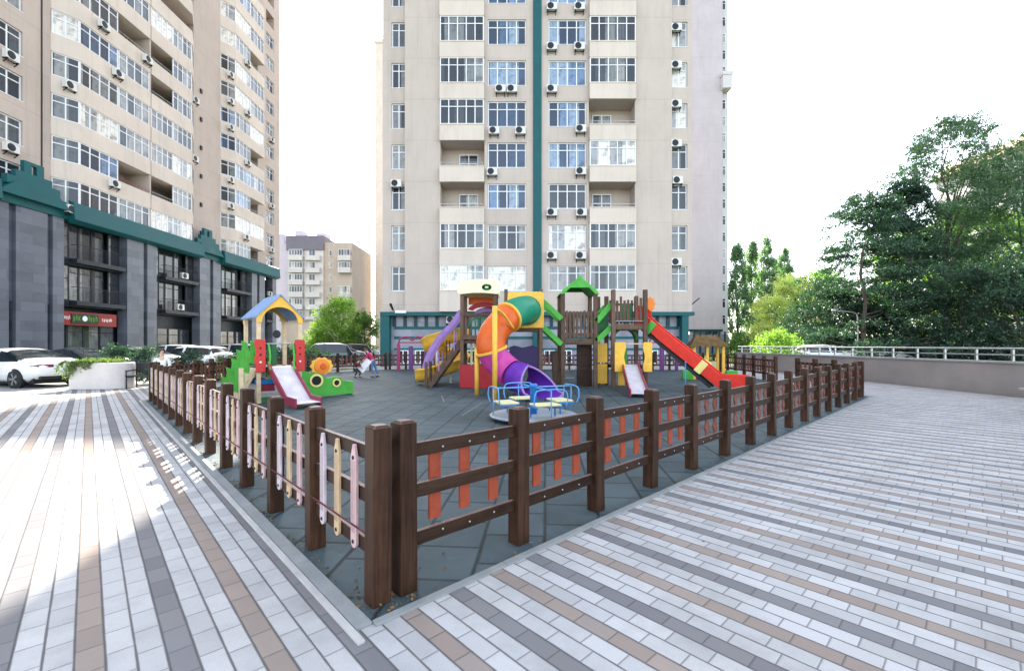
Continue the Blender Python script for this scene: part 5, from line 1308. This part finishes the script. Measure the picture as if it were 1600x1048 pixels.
def tree(name, label, loc, H, spread, trunk_r, n_cl, n_leaf, size, mat, seed, base=.2, shape='oval', flat=.55, cl=.22, group=None, cat='tree', rx=1.0, asp=.55):
    rng = np.random.default_rng(seed); t = thing(name, label, cat, loc, 0, group)
    if H > 3: n_leaf = int(n_leaf * 1.5); size *= .74
    C = []
    while len(C) < n_cl:
        f = rng.uniform(0, 1); h = base + (1 - base) * f
        if shape == 'oval': w = math.sin(math.pi * min(1, .16 + f * .80)) ** .75
        elif shape == 'cone': w = (1 - f) ** .75 * .98 + .06
        elif shape == 'column': w = min(1, f * 4 + .3) * (1 - f ** 3) ** .6
        elif shape == 'bush': w = math.sqrt(max(0, 1 - (f * .98) ** 2))
        else: w = 1
        a = rng.uniform(0, 2 * math.pi); q = math.sqrt(rng.uniform(.10, 1)) * w * spread * rng.uniform(.78, 1.12)
        C.append((q * math.cos(a) * rx, q * math.sin(a), h * H))
    C = np.array(C)
    cs = spread * cl * rng.uniform(.55, 1.35, n_cl)
    per = 14; ns = n_leaf // per                       # leaves sit along short twigs that leave the cluster outwards
    idx = rng.integers(0, n_cl, ns)
    d = rng.normal(size=(ns, 3)); d[:, 2] *= flat; d /= np.linalg.norm(d, axis=1)[:, None]
    o = C[idx] + d * np.array([1, 1, flat]) * (cs[idx] * rng.uniform(.15, 1, ns) ** .6)[:, None]
    out_ = C[idx] * np.array([1, 1, 0]); out_ /= (np.linalg.norm(out_, axis=1)[:, None] + .01)
    tw = d + out_ * .7 + rng.normal(size=(ns, 3)) * .35
    if shape == 'column': tw = tw * .3 + np.array([0, 0, 1.0])
    tw[:, 2] += -.15 if shape == 'cone' else .15
    tw /= np.linalg.norm(tw, axis=1)[:, None]
    ln = (size * rng.uniform(2.6, 6.0, ns))[:, None, None]
    tt = rng.uniform(0, 1, (ns, per, 1))
    P_ = (o[:, None, :] + tw[:, None, :] * tt * ln + rng.normal(size=(ns, per, 3)) * size * .5).reshape(-1, 3)
    if shape == 'cone': P_[:, 2] -= .08 * np.hypot(P_[:, 0], P_[:, 1])
    P_[:, 2] = np.maximum(P_[:, 2], .06)
    leaves(P_, size, 'crown', mat, t, asp, rng)
    if trunk_r:
        m = MB(); tp = [Vector((.0, 0, -.05))] + [Vector((rng.normal() * .02 * H * f, rng.normal() * .02 * H * f, H * f * .93)) for f in (.12, .25, .4, .55, .7, .85, 1)]
        m.tube(tp, [trunk_r * 1.25] + [trunk_r * (1 - .9 * f) for f in (.12, .25, .4, .55, .7, .85, 1)], 10)
        for i in rng.permutation(n_cl)[:min(n_cl, 26)]:
            e = Vector(C[i]); z = max(.1 * H, e.z - (.22 if shape != 'cone' else .02) * H - .25 * math.hypot(e.x, e.y)); z = min(z, .85 * H); f = z / (H * .93)
            j = min(6, int(f * 7)); s = Vector((0, 0, z)); s.xy = tp[min(7, j + 1)].xy
            mid = s.lerp(e, .55) + Vector((0, 0, .04 * H)) * (1 if shape != 'cone' else -.3)
            r0 = max(.02, trunk_r * (1 - .85 * f) * .5); m.tube(spline([s, mid, e], 4), [r0 * (1 - .1 * k) for k in range(9)], 6)
        m.build('trunk', 'bark', t, True)
    return t
HG = 'trees beyond the wall on the right'
def at(px, d): return ((px - 800) / F * d, d, -.02)
tree('deciduous_tree', 'tallest tree on the right with an open feathery crown against the sky', at(1482, 40), 21.4, 4.9, .28, 190, 40000, .19, 'leaf_feather', 11, .42, 'oval', .6, .155, HG)
tree('cedar_tree', 'dark blue green tree with drooping layered branches, left edge of the big group', at(1350, 36), 13.8, 5.5, .2, 130, 38000, .19, 'leaf_dark', 12, .08, 'cone', .22, .20, HG)
tree('cedar_tree', 'second dark layered tree, a little taller and just right of the drooping one', at(1415, 39), 15.6, 4.4, .22, 120, 32000, .20, 'leaf_dark', 13, .1, 'cone', .25, .20, HG)
tree('deciduous_tree', 'broad dark tree at the right edge of the picture', at(1612, 38), 18.9, 6.0, .26, 150, 34000, .20, 'leaf_feather', 14, .42, 'oval', .6, .19, HG)
tree('deciduous_tree', 'bright green backlit tree between the tall tree and the right edge', at(1530, 47), 15.5, 7.5, .3, 150, 30000, .28, 'leaf_light', 15, .1, 'oval', .6, .2, HG)
tree('deciduous_tree', 'low dark tree in front of the tall open crowned tree', at(1505, 33), 7.4, 4.6, .2, 110, 24000, .18, 'leaf_dark', 16, .05, 'oval', .6, .22, HG)
tree('deciduous_tree', 'low dark tree below the broad right edge tree, nearest the wall', at(1605, 30), 7.8, 4.8, .2, 110, 24000, .17, 'leaf_dark', 17, .04, 'oval', .6, .22, HG)
tree('deciduous_tree', 'bushy green tree behind the street lamp, under the drooping tree', at(1292, 41), 6.6, 4.6, .2, 100, 20000, .20, 'leaf_dark', 18, .03, 'oval', .6, .22, HG)
tree('deciduous_tree', 'bushy dark tree under the second layered tree', at(1400, 38), 6.4, 4.4, .18, 90, 18000, .19, 'leaf_dark', 20, .03, 'oval', .6, .22, HG)
tree('deciduous_tree', 'bright leaved tree showing through the gap right of the street lamp', at(1435, 62), 17, 7.5, .3, 110, 15000, .40, 'leaf_light', 19, .05, 'oval', .6, .22, HG)
for i, (px, d, h, lab) in enumerate(((1152, 82, 19.2, 'columnar poplar touching the right side of the tower'), (1175, 84, 20.0, 'columnar poplar, second from the tower'), (1198, 80, 19.6, 'broadest columnar poplar, third from the tower'), (1226, 84, 18.8, 'columnar poplar standing apart from the row beside the yellow green tree'), (1213, 90, 17.0, 'shorter columnar poplar between the broadest and the lone one'))):
    tree('poplar_tree', lab, at(px, d), h, 2.0 if i != 2 else 2.2, .2, 170, 18000, .30, 'leaf_poplar', 30 + i, .03, 'column', 1.5, .24, 'row of poplars right of the tower')
tree('deciduous_tree', 'yellow green tree in full sun in front of the poplars', at(1245, 62), 11.0, 4.4, .2, 100, 20000, .28, 'leaf_yellow', 40, .05, 'oval', .7, .2)
tree('deciduous_tree', 'smaller pale yellow tree left of the sunlit yellow green one', at(1208, 58), 7.4, 2.9, .14, 60, 11000, .25, 'leaf_yellow', 41, .05, 'oval', .7, .22)
tree('deciduous_tree', 'light green tree behind the yellow green one, right of the lone poplar', at(1283, 68), 12.8, 4.4, .2, 90, 14000, .32, 'leaf_light', 42, .05, 'oval', .7, .2)
tree('round_bush', 'round clipped sunlit bush behind the far right fence', at(1215, 34), 2.35, 1.5, 0, 70, 7000, .14, 'leaf_light', 43, 0, 'bush', .8, .25, None, 'bush')
tree('round_bush', 'low hedge bush at the foot of the poplars', at(1160, 60), 2.0, 3.2, 0, 60, 5000, .25, 'leaf_mid', 44, 0, 'bush', .8, .25, None, 'bush')
tree('young_tree', 'bright green sunlit young tree by the parked cars at left', at(530, 46), 6.2, 2.3, .11, 60, 13000, .20, 'leaf_light', 50, .14, 'oval', .7, .30)
tree('young_tree', 'darker smaller tree right of the bright green young tree', at(570, 47), 4.7, 1.5, .09, 40, 7000, .18, 'leaf_mid', 51, .12, 'oval', .8, .33)
tree('round_bush', 'pale green bush left of the bright green young tree', at(500, 45), 3.4, 1.5, 0, 40, 5000, .2, 'leaf_light', 52, 0, 'bush', .9, .3, None, 'bush')
# planting in and around the planter
tree('shrub', 'dark rounded shrub behind the right half of the planter', (-15.95, 18.0, 0), 1.45, .52, 0, 60, 7000, .06, 'leaf_dark', 60, .15, 'bush', .8, .25, None, 'shrub')
tree('shrub', 'dark shrub between the planter and the bench', (-14.85, 18.2, 0), 1.34, .62, 0, 60, 7000, .06, 'leaf_dark', 61, .1, 'bush', .8, .25, None, 'shrub')
tree('shrub', 'low dark shrub just behind the seated person', (-13.4, 18.6, 0), 1.2, .6, 0, 60, 6000, .06, 'leaf_dark', 62, .1, 'bush', .8, .25, None, 'shrub')
for i, (x, y, w, lab) in enumerate(((-12.4, 20.6, 1.5, 'green hedge in front of the white hatchback'), (-13.4, 26, 2.0, 'dark hedge behind the green steps of the toddler slide'), (-14.2, 30.5, 2.3, 'dark hedge seen under the arch of the toddler slide'))):
    tree('hedge', lab, (x, y, 0), (.98, 1.15, 1.2)[i], w, 0, 90, 11000, .08, 'leaf_mid' if i != 1 else 'leaf_dark', 63 + i, .05, 'bush', .7, .2, None, 'hedge')
rng = np.random.default_rng(70); pp = []
for s in range(46):
    x = rng.uniform(-.95, .1); ln = rng.uniform(.25, .62) * (1 if x < -.35 else .5); y = -.50 + rng.normal() * .03
    for k in range(26):
        f = k / 25; pp.append((x - .35 * f * rng.uniform(.5, 1), y - .10 * math.sin(f * 2) - .02, .98 + .07 * math.sin(f * 3.1) - ln * f ** 1.6))
for k in range(1500): pp.append((rng.uniform(-.8, .45), rng.normal() * .2, .96 + abs(rng.normal()) * .05))
t = thing('trailing_plant', 'light green trailing plant hanging over the front of the white planter', 'plant', (-14.83, 16.4, 0), R(4))
leaves(np.array(pp) + rng.normal(size=(len(pp), 3)) * .02, .075, 'leaves', 'leaf_trail', t, .4, rng, 1.2)
# dead leaves and grit in the corner of the kerb and along it
rng = np.random.default_rng(72); pp = []
for k in range(260):
    u = 1.2 + abs(rng.normal()) * .35; v = 2.45 + abs(rng.normal()) * .3
    if rng.random() < .45: u, v = 1.19 + abs(rng.normal()) * .03, rng.uniform(2.45, 9)
    elif rng.random() < .5: u, v = rng.uniform(1.2, 10), 2.45 + abs(rng.normal()) * .04
    q = UV(u, v, .008 + rng.random() * .008); pp.append(tuple(q))
leaves(np.array(pp), .022, 'leaf_litter', 'thatch', None, .7, rng)['kind'] = 'stuff'
# grass behind the wall
rng = np.random.default_rng(71); n = 14000
pp = np.stack([rng.uniform(16, 60, n), rng.uniform(24, 58, n), rng.uniform(.02, .12, n)], 1)
g_ = leaves(pp, .28, 'grass', 'leaf_mid', None, .12, rng, -1.5); g_['kind'] = 'stuff'

# ------------------------------------------------------------------ light, sky, camera
AZ, EL = R(-12), R(36)
SV = Vector((math.sin(AZ) * math.cos(EL), math.cos(AZ) * math.cos(EL), math.sin(EL)))
sun = bpy.data.lights.new('sun', 'SUN'); sun.energy = 4.0; sun.angle = R(.5); sun.color = (1, .93, .82)
so = bpy.data.objects.new('sun', sun); COL.objects.link(so); so.rotation_euler = SV.to_track_quat('Z', 'Y').to_euler(); so.location = (0, 0, 60)
wd = bpy.data.worlds.new('World'); SC.world = wd; wd.use_nodes = True; nt = wd.node_tree; nt.nodes.clear()
sk = nt.nodes.new('ShaderNodeTexSky'); sk.sky_type = 'NISHITA'; sk.sun_disc = False; sk.sun_elevation = EL; sk.sun_rotation = AZ
sk.altitude = 0; sk.air_density = 1.0; sk.dust_density = 1.2; sk.ozone_density = .7
bg = nt.nodes.new('ShaderNodeBackground'); bg.inputs[1].default_value = .15; wo = nt.nodes.new('ShaderNodeOutputWorld')
hv = nt.nodes.new('ShaderNodeHueSaturation'); hv.inputs['Saturation'].default_value = .5
nt.links.new(sk.outputs[0], hv.inputs['Color']); nt.links.new(hv.outputs[0], bg.inputs[0]); nt.links.new(bg.outputs[0], wo.inputs[0])
cam = bpy.data.cameras.new('camera'); cam.sensor_width = 36; cam.lens = F / 1600 * 36; cam.shift_y = (HZ - 524) / 1600; cam.clip_end = 3000; cam.clip_start = .05
co = bpy.data.objects.new('camera', cam); COL.objects.link(co); co.location = (0, 0, CH); co.rotation_euler = (R(90), 0, 0); SC.camera = co
vs_ = SC.view_settings; vs_.view_transform = 'Standard'; vs_.look = 'None'; vs_.gamma = 1; vs_.use_curve_mapping = False; vs_.exposure = 2.38
SC.cycles.max_bounces = 8; SC.cycles.transparent_max_bounces = 8
